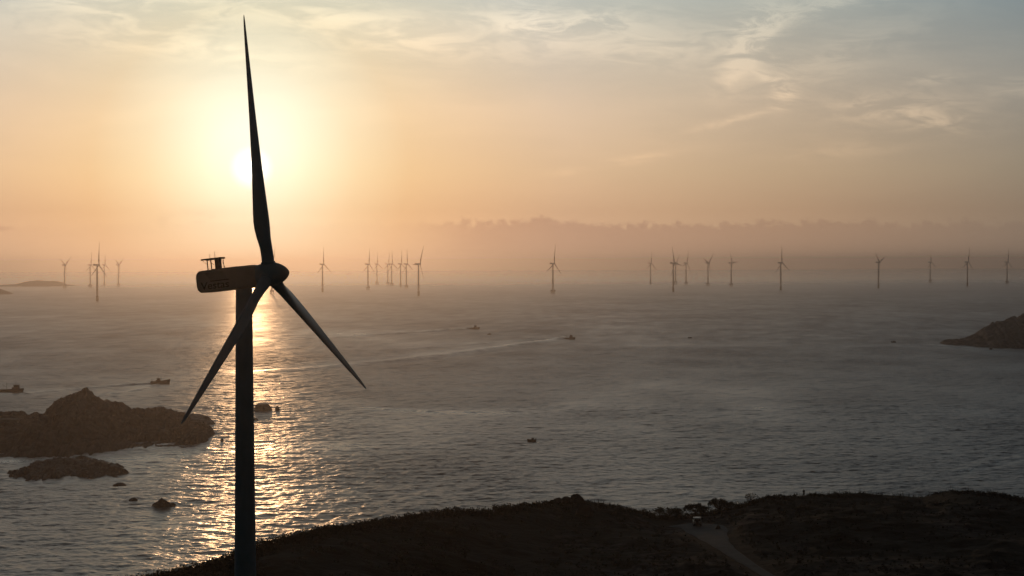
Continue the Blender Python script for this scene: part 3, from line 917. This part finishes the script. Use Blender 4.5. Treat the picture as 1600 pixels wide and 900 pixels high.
OFF_BLADE = auto_smooth(blade_mesh(66.0, 2.0, 16, 0.4).build('blade', M['offshore']), 60)
PROTO = {s: offshore_proto(s) for s in ('pile', 'cap')}
GRP = 'offshore wind turbines standing in the hazy sea'
OFFSHORE = [  # column, base row, blade angle, foundation, label
    (101, 450.3, 56, 'cap', 'faint offshore turbine with Y shaped rotor beside the low distant island'),
    (141, 449, 3, 'cap', 'faint offshore turbine just left of the tallest one on the far left'),
    (152, 470.5, 2, 'pile', 'tallest offshore turbine on the far left, its base lowest on the water'),
    (163, 445.5, 0, 'pile', 'faint small offshore turbine just right of the tallest one on the far left'),
    (185, 447.3, 58, 'cap', 'faint offshore turbine with Y shaped rotor, last on the left before the big nacelle'),
    (425, 459, 14, 'cap', 'offshore turbine hidden behind the big hub, only its foundation showing below'),
    (504, 456.3, -2, 'pile', 'lone pale offshore turbine right of the big hub, first before the middle cluster'),
    (575, 453, 4, 'cap', 'leftmost offshore turbine of the middle cluster, on a wide foundation'),
    (589, 443.8, -4, 'cap', 'faintest offshore turbine of the middle cluster, second from its left'),
    (606, 444.8, 8, 'cap', 'left one of the closest pair of small turbines in the middle cluster'),
    (612, 446.6, -6, 'cap', 'right one of the closest pair of small turbines in the middle cluster'),
    (626, 448.8, 0, 'pile', 'slim offshore turbine between the closest pair and the wide based one in the middle cluster'),
    (635, 450.5, -5, 'cap', 'wide based offshore turbine just left of the dark turbine ending the middle cluster'),
    (654, 462.4, 28, 'pile', 'dark tall offshore turbine at the right end of the middle cluster'),
    (864, 458.6, 6, 'cap', 'lone offshore turbine standing in the gap at the centre of the horizon'),
    (1016.5, 442.8, 2, 'pile', 'faintest offshore turbine at the left end of the right hand group'),
    (1052, 455.8, -22, 'pile', 'dark near offshore turbine of the right hand group with another rotor close behind it'),
    (1055.5, 443.6, 44, 'cap', 'offshore turbine almost wholly hidden behind the dark near one of the right hand group'),
    (1072, 444.8, 16, 'cap', 'small offshore turbine just right of the overlapping pair in the right hand group'),
    (1106.3, 446.5, 48, 'cap', 'offshore turbine with Y shaped rotor in the middle of the right hand group'),
    (1142.5, 447.6, -34, 'cap', 'offshore turbine with one blade reaching out right, in the right hand group'),
    (1220, 453.2, -3, 'pile', 'large offshore turbine with one blade straight up, alone in a wide gap right of centre'),
    (1372.6, 450.2, -52, 'pile', 'offshore turbine with open V blades, alone left of the last three'),
    (1453.5, 440.6, -6, 'cap', 'small faint offshore turbine, first of the last three on the right'),
    (1511.5, 447.2, 8, 'pile', 'darker offshore turbine in the middle of the last three on the right'),
    (1573.5, 443.2, 5, 'cap', 'offshore turbine nearest the right edge of the picture'),
]
for px, py, ang, style, lab in OFFSHORE:
    p = on_plane(px, py)
    o = copy_tree(PROTO[style])
    o.name = 'offshore_turbine'
    o.location = (p.x, p.y, 0)
    o.rotation_euler = (0, 0, -(R(24) + math.atan2(p.x, p.y)) + R(random.uniform(-4, 4)))
    tag(o, lab, 'wind turbine', GRP)
    for k in range(3):
        b = OFF_BLADE.copy(); COL.objects.link(b); b.parent = o
        b.location = (5.6, 0, 100)
        b.rotation_mode = 'QUATERNION'
        b.rotation_quaternion = rotor_matrix(R(ang) + k * 2 * math.pi / 3).to_quaternion()
for s in PROTO.values():
    for ch in list(s.children):
        for g_ in list(ch.children):
            bpy.data.objects.remove(g_)
        bpy.data.objects.remove(ch)
    bpy.data.objects.remove(s)
bpy.data.objects.remove(OFF_BLADE)

# ------------------------------------------------------------------ boats
def hull_rings(L, B, bow_h, mid_h, stern_h):
    rings = []
    for t in np.linspace(0, 1, 15):
        x = -L / 2 + L * t
        w = B / 2 * (0.78 + 0.22 * min(1, t * 3)) * (1 - max(0, (t - 0.55) / 0.45) ** 2.2 * 0.97)
        top = stern_h * (1 - t) ** 2 + mid_h * 2 * t * (1 - t) + bow_h * t * t
        rake = max(0, (t - 0.75) / 0.25) ** 1.5 * 0.06 * L
        keel = -0.7
        rings.append([Vector((x + rake, -w, top)), Vector((x + rake * 0.6, -w * 0.9, top * 0.35)), Vector((x, -w * 0.45, keel)), Vector((x, w * 0.45, keel)),
                      Vector((x + rake * 0.6, w * 0.9, top * 0.35)), Vector((x + rake, w, top)), Vector((x + rake, w * 0.85, top - 0.35)), Vector((x + rake, -w * 0.85, top - 0.35))])
    return rings


def fishing_boat(px, py, L, heading, label, house_x, bow, mid, stern, house_h=2.6, mast_x=-0.15, mast_h=5.0, group='fishing boats under way'):
    p = on_plane(px, py)
    r = thing('fishing_boat', (p.x, p.y, 0), label, 'boat', group, rz=heading)
    B = L * 0.27
    auto_smooth(MB().loft(hull_rings(L, B, bow, mid, stern)).build('hull', M['hull'], r), 40)
    dz = mid * 0.55 + stern * 0.2
    hx = house_x * L
    hs = MB()
    hl = L * 0.2
    hs.box((hx, 0, dz + house_h * 0.35), (hl * 1.25, B * 0.66, house_h * 0.95), 0.08)
    hs.box((hx + hl * 0.1, 0, dz + house_h * 1.08), (hl * 0.85, B * 0.55, house_h * 0.62), 0.08)
    house = hs.build('wheelhouse', M['boat_house'], r)
    MB().box((hx + hl * 0.05, 0, dz + house_h * 1.44), (hl * 1.15, B * 0.66, 0.14), 0.03).build('roof', M['boat_dark'], house)
    for sgn in (-1, 1):
        MB().box((hx + hl * 0.12, sgn * B * 0.277, dz + house_h * 1.14), (hl * 0.6, 0.05, house_h * 0.24)).build('window', M['boat_glass'], house)
    MB().tube((mast_x * L, 0, dz - 0.4), (mast_x * L, 0, dz + mast_h), 0.14, 0.08, 8).build('mast', M['boat_dark'], r)
    MB().tube((mast_x * L, 0, dz + mast_h * 0.35), (mast_x * L - 0.17 * L, 0, dz + mast_h * 0.75), 0.08, 0.06, 6).build('boom', M['boat_dark'], r)
    MB().tube((hx - hl * 0.1, 0, dz + house_h * 1.4), (hx + hl * 0.05, 0, dz + house_h * 1.4 + 2.4), 0.09, 0.05, 6).build('aerial', M['boat_dark'], r)
    g_ = MB()
    xs = (-0.44 * L)
    for sgn in (-1, 1):
        g_.tube((xs, sgn * B * 0.32, stern * 0.6), (xs + 0.2, sgn * B * 0.3, stern + 1.7), 0.09, 0.08, 6)
    g_.tube((xs + 0.2, -B * 0.32, stern + 1.7), (xs + 0.2, B * 0.32, stern + 1.7), 0.08, 0.08, 6)
    g_.build('stern_gantry', M['boat_dark'], r)
    MB().box((0.05 * L, 0, dz + 0.3), (L * 0.10, B * 0.4, 0.8), 0.08).build('winch', M['boat_dark'], r)
    return r


fishing_boat(14, 612.5, 22, R(-6), 'dark fishing boat cut by the left edge, wheelhouse at its right end', 0.26, 3.0, 2.0, 1.9, 2.9, -0.08, 6.0)
fishing_boat(250, 599.5, 15.5, R(4), 'fishing boat with high bow and trailing wake between islet and big tower', -0.10, 4.0, 1.7, 2.0, 2.2, 0.06, 5.2)
fishing_boat(738.5, 514.2, 19.5, R(3), 'farther fishing boat right of the low right blade tip, towards the horizon', 0.20, 3.0, 1.9, 1.8, 2.9, -0.12, 4.6)
fishing_boat(888, 530.2, 17, R(8), 'fishing boat right of centre trailing a long broad wake to the left', 0.20, 2.9, 1.8, 1.7, 2.9, -0.10, 6.4)


def small_boat(px, py, L, heading, label, cabin=True):
    p = on_plane(px, py)
    r = thing('small_boat', (p.x, p.y, 0), label, 'boat', 'small open boats', rz=heading)
    B = L * 0.32
    auto_smooth(MB().loft(hull_rings(L, B, 1.5, 0.9, 1.1)).build('hull', M['hull'], r), 40)
    if cabin:
        MB().box((-0.1 * L, 0, 1.3), (L * 0.28, B * 0.6, 1.5), 0.08).build('cabin', M['boat_dark'], r)
    MB().box((-0.46 * L, 0, 1.1), (0.5, 0.5, 1.3), 0.1).build('outboard_motor', M['plastic'], r)
    MB().box((0.18 * L, 0, 0.85), (0.3, B * 0.7, 0.1)).build('thwart', M['boat_house'], r)
    return r


small_boat(831, 690, 4.8, R(170), 'small dark open boat alone in the middle of the sea with a short wake')
small_boat(764.5, 523, 5.5, R(178), 'tiny boat between the two farther fishing boats')
small_boat(1396, 535, 5.5, R(175), 'tiny boat on the water left of the right headland')
small_boat(1078, 528.5, 4.5, R(10), 'tiny boat far out to the right of the boat with the broad wake', False)

# ------------------------------------------------------------------ parked car
cp = on_ground(1089, 821.5, 420)
car = thing('parked_car', (cp.x, cp.y, cp.z + 0.14), 'pale off-road car parked on the gravel turning place, roof catching the light', 'car', rz=R(88))
# profile along X (front = +X), extruded over width with tumblehome
LP = [(-2.1, 0.45), (-2.12, 0.95), (-2.05, 1.05), (1.05, 1.08), (1.95, 0.98), (2.1, 0.8), (2.1, 0.42), (1.8, 0.35), (-1.9, 0.35)]
wd = 0.88
m = MB().loft([[Vector((x * k, y, z if k == 1 else 0.5 + (z - 0.5) * 0.93)) for x, z in LP] for y, k in ((-wd, 0.985), (-wd + 0.08, 1), (wd - 0.08, 1), (wd, 0.985))])
body = auto_smooth(m.build('body', M['car'], car), 30)
CP = [(-2.03, 1.06), (-1.93, 1.72), (-1.7, 1.80), (0.0, 1.80), (0.25, 1.74), (1.0, 1.08)]
cabin = auto_smooth(MB().loft([[Vector((x, y, z)) for x, z in CP] for y in (-0.8, 0.8)]).build('cabin', M['car'], body), 30)
cabin.data.update()
for sgn in (-1, 1):
    W4 = [(-1.8, 1.14), (-1.75, 1.62), (-0.05, 1.66), (0.6, 1.14)]
    MB().loft([[Vector((x, sgn * 0.802, z)) for x, z in W4], [Vector((x, sgn * 0.812, z)) for x, z in W4]]).build('side_window', M['glass'], cabin)
MB().loft([[Vector((-2.03 - e, y, 1.16)) for y in (-0.68,)] + [Vector((-2.03 - e, 0.68, 1.16)), Vector((-1.955 - e, 0.62, 1.62)), Vector((-1.955 - e, -0.62, 1.62))] for e in (0.0, 0.015)]).build('rear_window', M['glass'], cabin)
MB().loft([[Vector((0.95 + e, -0.7, 1.14)), Vector((0.95 + e, 0.7, 1.14)), Vector((0.36 + e, 0.66, 1.66)), Vector((0.36 + e, -0.66, 1.66))] for e in (0.0, 0.02)]).build('windscreen', M['glass'], cabin)
for sgn in (-1, 1):
    MB().box((-1.0, sgn * 0.66, 1.86), (1.7, 0.05, 0.05), 0.01).build('roof_rail', M['plastic'], cabin)
    MB().box((-2.125, sgn * 0.74, 0.92), (0.06, 0.16, 0.26), 0.02).build('tail_lamp', M['lamp'], car)
    MB().box((2.06, sgn * 0.66, 0.80), (0.08, 0.3, 0.16), 0.02).build('headlight', M['boat_glass'], car)
    MB().box((0.75, sgn * 0.98, 1.16), (0.12, 0.2, 0.16), 0.03).build('mirror', M['plastic'], car)
    for wx in (-1.3, 1.35):
        w_ = MB().tube((wx, sgn * 0.66, 0.36 - 0.14), (wx, sgn * 0.9, 0.36 - 0.14), 0.36, 0.36, 24).build('wheel', M['tyre'], car)
        MB().tube((wx, sgn * 0.89, 0.22), (wx, sgn * 0.912, 0.22), 0.22, 0.2, 16).build('rim', M['rim'], w_)
MB().box((-2.14, 0, 0.5), (0.12, 1.66, 0.2), 0.04).build('rear_bumper', M['plastic'], car)
MB().box((2.12, 0, 0.48), (0.12, 1.66, 0.2), 0.04).build('front_bumper', M['plastic'], car)
MB().tube((-2.14, 0.1, 0.95), (-2.34, 0.1, 0.95), 0.34, 0.33, 20).build('spare_wheel', M['tyre'], car)

# ------------------------------------------------------------------ person on the ridge
def skin_mesh(name, verts, edges, radii, material, parent, root=0, sub=2):
    me = bpy.data.meshes.new(name + '_src')
    me.from_pydata(verts, edges, [])
    o = bpy.data.objects.new(name + '_src', me); COL.objects.link(o)
    md = o.modifiers.new('skin', 'SKIN'); md.use_smooth_shade = True
    for i, rr in enumerate(radii):
        sv_ = me.skin_vertices[0].data[i]
        sv_.radius = rr if isinstance(rr, tuple) else (rr, rr)
        sv_.use_root = (i == root)
    sb = o.modifiers.new('sub', 'SUBSURF'); sb.levels = sub; sb.render_levels = sub
    bpy.context.view_layer.update()
    new = bpy.data.meshes.new_from_object(o.evaluated_get(bpy.context.evaluated_depsgraph_get()))
    bpy.data.objects.remove(o)
    new.name = name
    new.materials.clear(); new.materials.append(material)
    ob = bpy.data.objects.new(name, new); COL.objects.link(ob); ob.parent = parent
    return ob


pp = at_depth(1256, 771, 468)
person = thing('person', (pp.x, pp.y, gz(pp.x, pp.y) + 0.02), 'standing person in dark clothes alone on the ridge at the right', 'person', rz=R(20))
PV = [(0, 0, 0.96), (0, 0.01, 1.14), (0, 0.02, 1.36), (0, 0.01, 1.47), (0, 0.0, 1.56), (0, -0.01, 1.66), (0, -0.005, 1.73),
      (0.19, 0.01, 1.41), (0.25, 0.03, 1.14), (0.22, -0.10, 0.92), (0.21, -0.14, 0.85), (-0.19, 0.01, 1.41), (-0.25, 0.03, 1.14), (-0.22, -0.10, 0.92), (-0.21, -0.14, 0.85),
      (0.10, 0, 0.88), (0.12, -0.02, 0.50), (0.13, 0.02, 0.09), (0.15, -0.12, 0.04), (-0.10, 0, 0.88), (-0.12, -0.02, 0.50), (-0.13, 0.02, 0.09), (-0.15, -0.12, 0.04)]
PE = [(0, 1), (1, 2), (2, 3), (3, 4), (4, 5), (5, 6), (2, 7), (7, 8), (8, 9), (9, 10), (2, 11), (11, 12), (12, 13), (13, 14), (0, 15), (15, 16), (16, 17), (17, 18), (0, 19), (19, 20), (20, 21), (21, 22)]
PR = [(0.15, 0.11), (0.14, 0.10), (0.16, 0.11), 0.06, 0.07, 0.095, 0.07, 0.07, 0.047, 0.035, 0.03, 0.07, 0.047, 0.035, 0.03, 0.09, 0.06, 0.042, 0.035, 0.09, 0.06, 0.042, 0.035]
skin_mesh('body', PV, PE, PR, M['skin'], person)
jr = [(a[0] + 0.025, a[1] + 0.025) if isinstance(a, tuple) else a + 0.022 for a in PR]
sel = [0, 1, 2, 7, 8, 9, 11, 12, 13]; mp_ = {a: i for i, a in enumerate(sel)}
skin_mesh('jacket', [PV[i] for i in sel], [(mp_[a], mp_[b]) for a, b in PE if a in mp_ and b in mp_], [jr[i] for i in sel], M['cloth1'], person)
sel = [0, 15, 16, 17, 19, 20, 21]; mp_ = {a: i for i, a in enumerate(sel)}
skin_mesh('trousers', [PV[i] for i in sel], [(mp_[a], mp_[b]) for a, b in PE if a in mp_ and b in mp_], [jr[i] for i in sel], M['cloth2'], person)
skin_mesh('hair', [(0, 0.02, 1.66), (0, 0.012, 1.74)], [(0, 1)], [0.098, 0.085], M['hair'], person)

# ------------------------------------------------------------------ haze: one closed box of air
HAZE_TOP = 170.0
v = [(x, y, z) for x in (-31000, 31000) for y in (-31000, 31000) for z in (-8.0, HAZE_TOP)]
f = [(0, 1, 3, 2), (4, 6, 7, 5), (0, 4, 5, 1), (2, 3, 7, 6), (0, 2, 6, 4), (1, 5, 7, 3)]
hm = bpy.data.materials.new('haze_air'); hm.use_nodes = True
nt = hm.node_tree; nt.nodes.clear()
ou = nt.nodes.new('ShaderNodeOutputMaterial'); pv = nt.nodes.new('ShaderNodeVolumePrincipled')
pv.inputs['Color'].default_value = (0.64, 0.605, 0.60, 1)
pv.inputs['Density'].default_value = 0.000087
pv.inputs['Anisotropy'].default_value = 0.86
nt.links.new(pv.outputs['Volume'], ou.inputs['Volume'])
hz = link_mesh('haze', v, f, hm)
struct(hz, 'stuff')

# ------------------------------------------------------------------ sky
world = bpy.data.worlds.new('World'); sc.world = world
world.use_nodes = True
nt = world.node_tree; nt.nodes.clear()
N_ = nt.nodes.new; Lk = nt.links.new


def val(x):
    return x


def math_(op, a, b=None, c=None, clamp=False):
    n = N_('ShaderNodeMath'); n.operation = op; n.use_clamp = clamp
    for i, q in enumerate((a, b, c)):
        if q is None:
            continue
        if isinstance(q, (int, float)):
            n.inputs[i].default_value = q
        else:
            Lk(q, n.inputs[i])
    return n.outputs[0]


def ramp(fac, stops, interp='EASE'):
    r = N_('ShaderNodeValToRGB'); r.color_ramp.interpolation = interp
    e = r.color_ramp.elements
    e[0].position, e[0].color = stops[0][0], tuple(stops[0][1]) + (1,)
    e[1].position, e[1].color = stops[-1][0], tuple(stops[-1][1]) + (1,)
    for p_, c_ in stops[1:-1]:
        q = e.new(p_); q.color = tuple(c_) + (1,)
    Lk(fac, r.inputs['Fac'])
    return r.outputs['Color']


def vmix(blend, a, b, fac=1.0):
    n = N_('ShaderNodeMix'); n.data_type = 'RGBA'; n.blend_type = blend; n.clamp_factor = True
    if isinstance(fac, (int, float)):
        n.inputs[0].default_value = fac
    else:
        Lk(fac, n.inputs[0])
    for i, q in ((6, a), (7, b)):
        if isinstance(q, tuple):
            n.inputs[i].default_value = q
        else:
            Lk(q, n.inputs[i])
    return n.outputs[2]


tc = N_('ShaderNodeTexCoord')
D = tc.outputs['Generated']
sep = N_('ShaderNodeSeparateXYZ'); Lk(D, sep.inputs[0])
DX, DY, DZ = sep.outputs
el = math_('MULTIPLY', math_('ARCSINE', DZ), 180 / math.pi)                 # degrees above the horizon
az = math_('MULTIPLY', math_('ARCTAN2', DX, DY), 180 / math.pi)             # degrees right of the view axis
dt = N_('ShaderNodeVectorMath'); dt.operation = 'DOT_PRODUCT'
Lk(D, dt.inputs[0]); dt.inputs[1].default_value = sv[:]
th = math_('MULTIPLY', math_('ARCCOSINE', math_('MINIMUM', dt.outputs['Value'], 1.0)), 180 / math.pi)

sky = N_('ShaderNodeTexSky'); sky.sky_type = 'NISHITA'; sky.sun_disc = False
sky.sun_elevation = SUN_EL; sky.sun_rotation = SUN_AZ
sky.altitude = 100; sky.air_density = 1.0; sky.dust_density = 3.0; sky.ozone_density = 1.5
SKY_S = 0.10
base = vmix('MULTIPLY', sky.outputs['Color'], (SKY_S, SKY_S, SKY_S, 1))

# aureole of the hazy evening sky around the sun: radiance by angle from the sun
K = 6.0
EXPO = 16.0                     # the aureole is written at display level; the exposure below is -4 stops
AU = [(0.0, (6.0, 5.6, 4.6)), (0.20, (5.0, 4.6, 3.8)), (0.36, (1.7, 1.55, 1.2)), (0.66, (1.08, 1.02, 0.80)), (1.2, (1.04, 0.99, 0.73)), (2.0, (0.92, 0.84, 0.58)), (3.0, (0.82, 0.67, 0.42)), (4.5, (0.73, 0.52, 0.30)),
      (6.5, (0.68, 0.48, 0.295)), (9.0, (0.60, 0.44, 0.295)), (12, (0.54, 0.40, 0.265)), (16, (0.43, 0.325, 0.22)), (22, (0.272, 0.232, 0.176)), (26, (0.155, 0.136, 0.11)), (32, (0.07, 0.062, 0.05)), (60, (0.03, 0.027, 0.025)), (90, (0, 0, 0))]
# angle axis is square-root spaced so that the core gets enough stops
au = ramp(math_('SQRT', math_('DIVIDE', th, 90.0)), [(math.sqrt(a / 90), tuple(c / K for c in col)) for a, col in AU], 'LINEAR')
au = vmix('MULTIPLY', au, (K * EXPO, K * EXPO, K * EXPO, 1))
# warm and dim near the horizon, pale and bluish higher up
tint = ramp(math_('DIVIDE', math_('MAXIMUM', el, 0.0), 30.0, clamp=True),
            [(0.0, (0.64, 0.55, 0.52)), (0.7 / 30, (0.57, 0.50, 0.475)), (1.5 / 30, (0.48, 0.43, 0.415)), (2.6 / 30, (0.5, 0.5, 0.5)), (4.5 / 30, (0.485, 0.545, 0.635)), (7.5 / 30, (0.36, 0.555, 0.80)), (12 / 30, (0.32, 0.49, 0.75)), (20 / 30, (0.27, 0.40, 0.58)), (1.0, (0.15, 0.22, 0.33))], 'LINEAR')
au = vmix('MULTIPLY', au, tint)
au = vmix('MULTIPLY', au, (2, 2, 2, 1))
col = vmix('ADD', base, au)

# ---- clouds, all laid out by direction on the dome
cvec = N_('ShaderNodeCombineXYZ'); Lk(az, cvec.inputs[0]); Lk(el, cvec.inputs[1])


def noise(vec, sx, sy, rot, scale, detail=6, rough=0.55, dist=0.0, off=(0, 0)):
    mp = N_('ShaderNodeMapping'); mp.inputs['Scale'].default_value = (sx, sy, 1); mp.inputs['Rotation'].default_value = (0, 0, R(rot)); mp.inputs['Location'].default_value = (off[0], off[1], 0)
    Lk(vec, mp.inputs['Vector'])
    n = N_('ShaderNodeTexNoise'); n.inputs['Scale'].default_value = scale; n.inputs['Detail'].default_value = detail; n.inputs['Roughness'].default_value = rough; n.inputs['Distortion'].default_value = dist
    Lk(mp.outputs[0], n.inputs['Vector'])
    return n.outputs['Fac']


def blob(x, y, a, b, rot):
    """soft ellipse centred where photo pixel (x, y) points, half axes in degrees"""
    d = ray(x, y).normalized()
    a0 = math.degrees(math.atan2(d.x, d.y)); e0 = math.degrees(math.asin(d.z))
    c, s = math.cos(R(rot)), math.sin(R(rot))
    u = math_('SUBTRACT', az, a0); w = math_('SUBTRACT', el, e0)
    p_ = math_('DIVIDE', math_('ADD', math_('MULTIPLY', u, c), math_('MULTIPLY', w, s)), a)
    q_ = math_('DIVIDE', math_('SUBTRACT', math_('MULTIPLY', w, c), math_('MULTIPLY', u, s)), b)
    r2 = math_('ADD', math_('MULTIPLY', p_, p_), math_('MULTIPLY', q_, q_))
    return math_('EXPONENT', math_('MULTIPLY', r2, -1.0))


def total(xs):
    t = xs[0]
    for q in xs[1:]:
        t = math_('ADD', t, q)
    return t


V0 = cvec.outputs[0]
n_fine = noise(V0, 0.42, 1.6, 14, 1.25, 10, 0.66, 0.9)
n_soft = noise(V0, 0.12, 0.6, 10, 1.1, 9, 0.6, 0.5, (3.3, 1.7))
def sharpen(n, lo, hi):
    m = N_('ShaderNodeMapRange'); m.interpolation_type = 'SMOOTHSTEP'
    m.inputs['From Min'].default_value = lo; m.inputs['From Max'].default_value = hi
    Lk(n, m.inputs['Value'])
    return m.outputs[0]


BL = [(880, 28, 3.2, 0.42, -3, 0.8), (830, 45, 0.9, 0.25, -10, 0.7), (1290, 10, 2.6, 0.35, 12, 0.7), (1170, 70, 1.3, 0.55, 62, 0.9), (1152, 104, 0.8, 0.18, 35, 0.3), (1175, 88, 1.2, 0.13, 48, 0.5), (1206, 128, 0.6, 0.16, -30, 0.8), (1222, 145, 0.45, 0.35, 70, 0.8),
      (1150, 186, 1.1, 0.10, 14, 0.55), (1410, 175, 1.5, 0.40, -4, 0.6), (1470, 122, 0.7, 0.14, 6, 0.7), (1480, 195, 1.1, 0.25, -6, 0.5), (1590, 135, 0.8, 0.28, 8, 0.7), (960, 255, 1.5, 0.12, 10, 0.45),
      (180, 12, 3.5, 0.5, -5, 0.7), (620, 60, 3.2, 0.5, -8, 0.5), (330, 75, 2.6, 0.35, -10, 0.45), (1330, 235, 1.6, 0.25, 4, 0.3), (1000, 78, 4.0, 0.5, -4, 0.45), (500, 22, 4.2, 0.35, -6, 0.5), (1340, 75, 2.6, 0.6, 22, 0.35), (1410, 165, 2.4, 0.6, -3, 0.4), (150, 60, 2.6, 0.3, -8, 0.35)]
mask = total([math_('MULTIPLY', blob(*b[:5]), b[5]) for b in BL])
cir = math_('MULTIPLY', mask, math_('ADD', 0.07, math_('MULTIPLY', sharpen(n_fine, 0.38, 0.62), 1.0)), clamp=True)
veil = math_('MULTIPLY', sharpen(n_soft, 0.40, 0.66), math_('MULTIPLY', math_('DIVIDE', math_('MAXIMUM', el, 0.0), 8.0, clamp=True), 0.26))
cir = math_('ADD', cir, veil, clamp=True)
# cirrus is lit from behind: it takes the colour of the sky glow, whiter and lighter
cl_col = vmix('ADD', vmix('MULTIPLY', col, (1.42, 1.34, 1.26, 1)), (0.055 * EXPO, 0.042 * EXPO, 0.026 * EXPO, 1))
col = vmix('MIX', col, cl_col, cir)

# low far cloud bank over the horizon with a bumpy top
n_top = noise(V0, 1.0, 0.9, 0, 3.0, 7, 0.62, 0.3, (1.0, 5.0))
n_top2 = noise(V0, 0.16, 0.2, 0, 1.0, 3, 0.5, 0.0, (7.0, 2.0))
hgt = math_('ADD', 0.40, math_('ADD', math_('MULTIPLY', n_top, 0.95), math_('MULTIPLY', n_top2, 0.62)))
edge = N_('ShaderNodeMapRange'); edge.interpolation_type = 'SMOOTHSTEP'
Lk(math_('SUBTRACT', hgt, el), edge.inputs['Value']); edge.inputs['From Min'].default_value = -0.03; edge.inputs['From Max'].default_value = 0.15
side = N_('ShaderNodeMapRange'); side.interpolation_type = 'SMOOTHSTEP'
Lk(az, side.inputs['Value']); side.inputs['From Min'].default_value = -3.6; side.inputs['From Max'].default_value = -0.5
side.inputs['To Min'].default_value = 0.16; side.inputs['To Max'].default_value = 0.75
far_r = N_('ShaderNodeMapRange'); Lk(az, far_r.inputs['Value']); far_r.inputs['From Min'].default_value = 3.0; far_r.inputs['From Max'].default_value = 14.0
far_r.inputs['To Min'].default_value = 1.0; far_r.inputs['To Max'].default_value = 0.42
bank = math_('MULTIPLY', math_('MULTIPLY', edge.outputs[0], side.outputs[0]), far_r.outputs[0])
bank = math_('ADD', bank, math_('MULTIPLY', blob(4, 357, 0.28, 0.06, 3), 0.5), clamp=True)
bank = math_('ADD', bank, math_('MULTIPLY', math_('MULTIPLY', blob(310, 338, 0.9, 0.14, 3), sharpen(n_top, 0.45, 0.6)), 0.35), clamp=True)
col = vmix('MIX', col, vmix('MULTIPLY', col, (0.70, 0.65, 0.71, 1)), bank)

bg = N_('ShaderNodeBackground'); Lk(col, bg.inputs['Color']); bg.inputs['Strength'].default_value = 1.0
ow = N_('ShaderNodeOutputWorld'); Lk(bg.outputs[0], ow.inputs['Surface'])
world.cycles.sampling_method = 'MANUAL'
world.cycles.sample_map_resolution = 2048

# ------------------------------------------------------------------ sun
sd = bpy.data.lights.new('sun', 'SUN')
sd.energy = 2.9; sd.angle = R(0.53); sd.color = (1.0, 0.55, 0.26)
so = bpy.data.objects.new('sun', sd); COL.objects.link(so)
so.rotation_mode = 'QUATERNION'
so.rotation_quaternion = sv.to_track_quat('Z', 'Y')
so.location = sv * 500

# ------------------------------------------------------------------ render settings
sc.render.engine = 'CYCLES'
sc.cycles.max_bounces = 6
sc.cycles.volume_bounces = 1
sc.cycles.diffuse_bounces = 2
sc.cycles.glossy_bounces = 2
sc.cycles.use_denoising = True
sc.cycles.use_adaptive_sampling = False
try:
    sc.cycles.denoiser = 'OPENIMAGEDENOISE'
    sc.cycles.denoising_input_passes = 'RGB_ALBEDO_NORMAL'
except Exception:
    pass
sc.cycles.sample_clamp_direct = 0
sc.cycles.sample_clamp_indirect = 40
sc.view_settings.view_transform = 'Standard'
sc.view_settings.look = 'None'
sc.view_settings.exposure = -4.0
sc.view_settings.gamma = 1.0
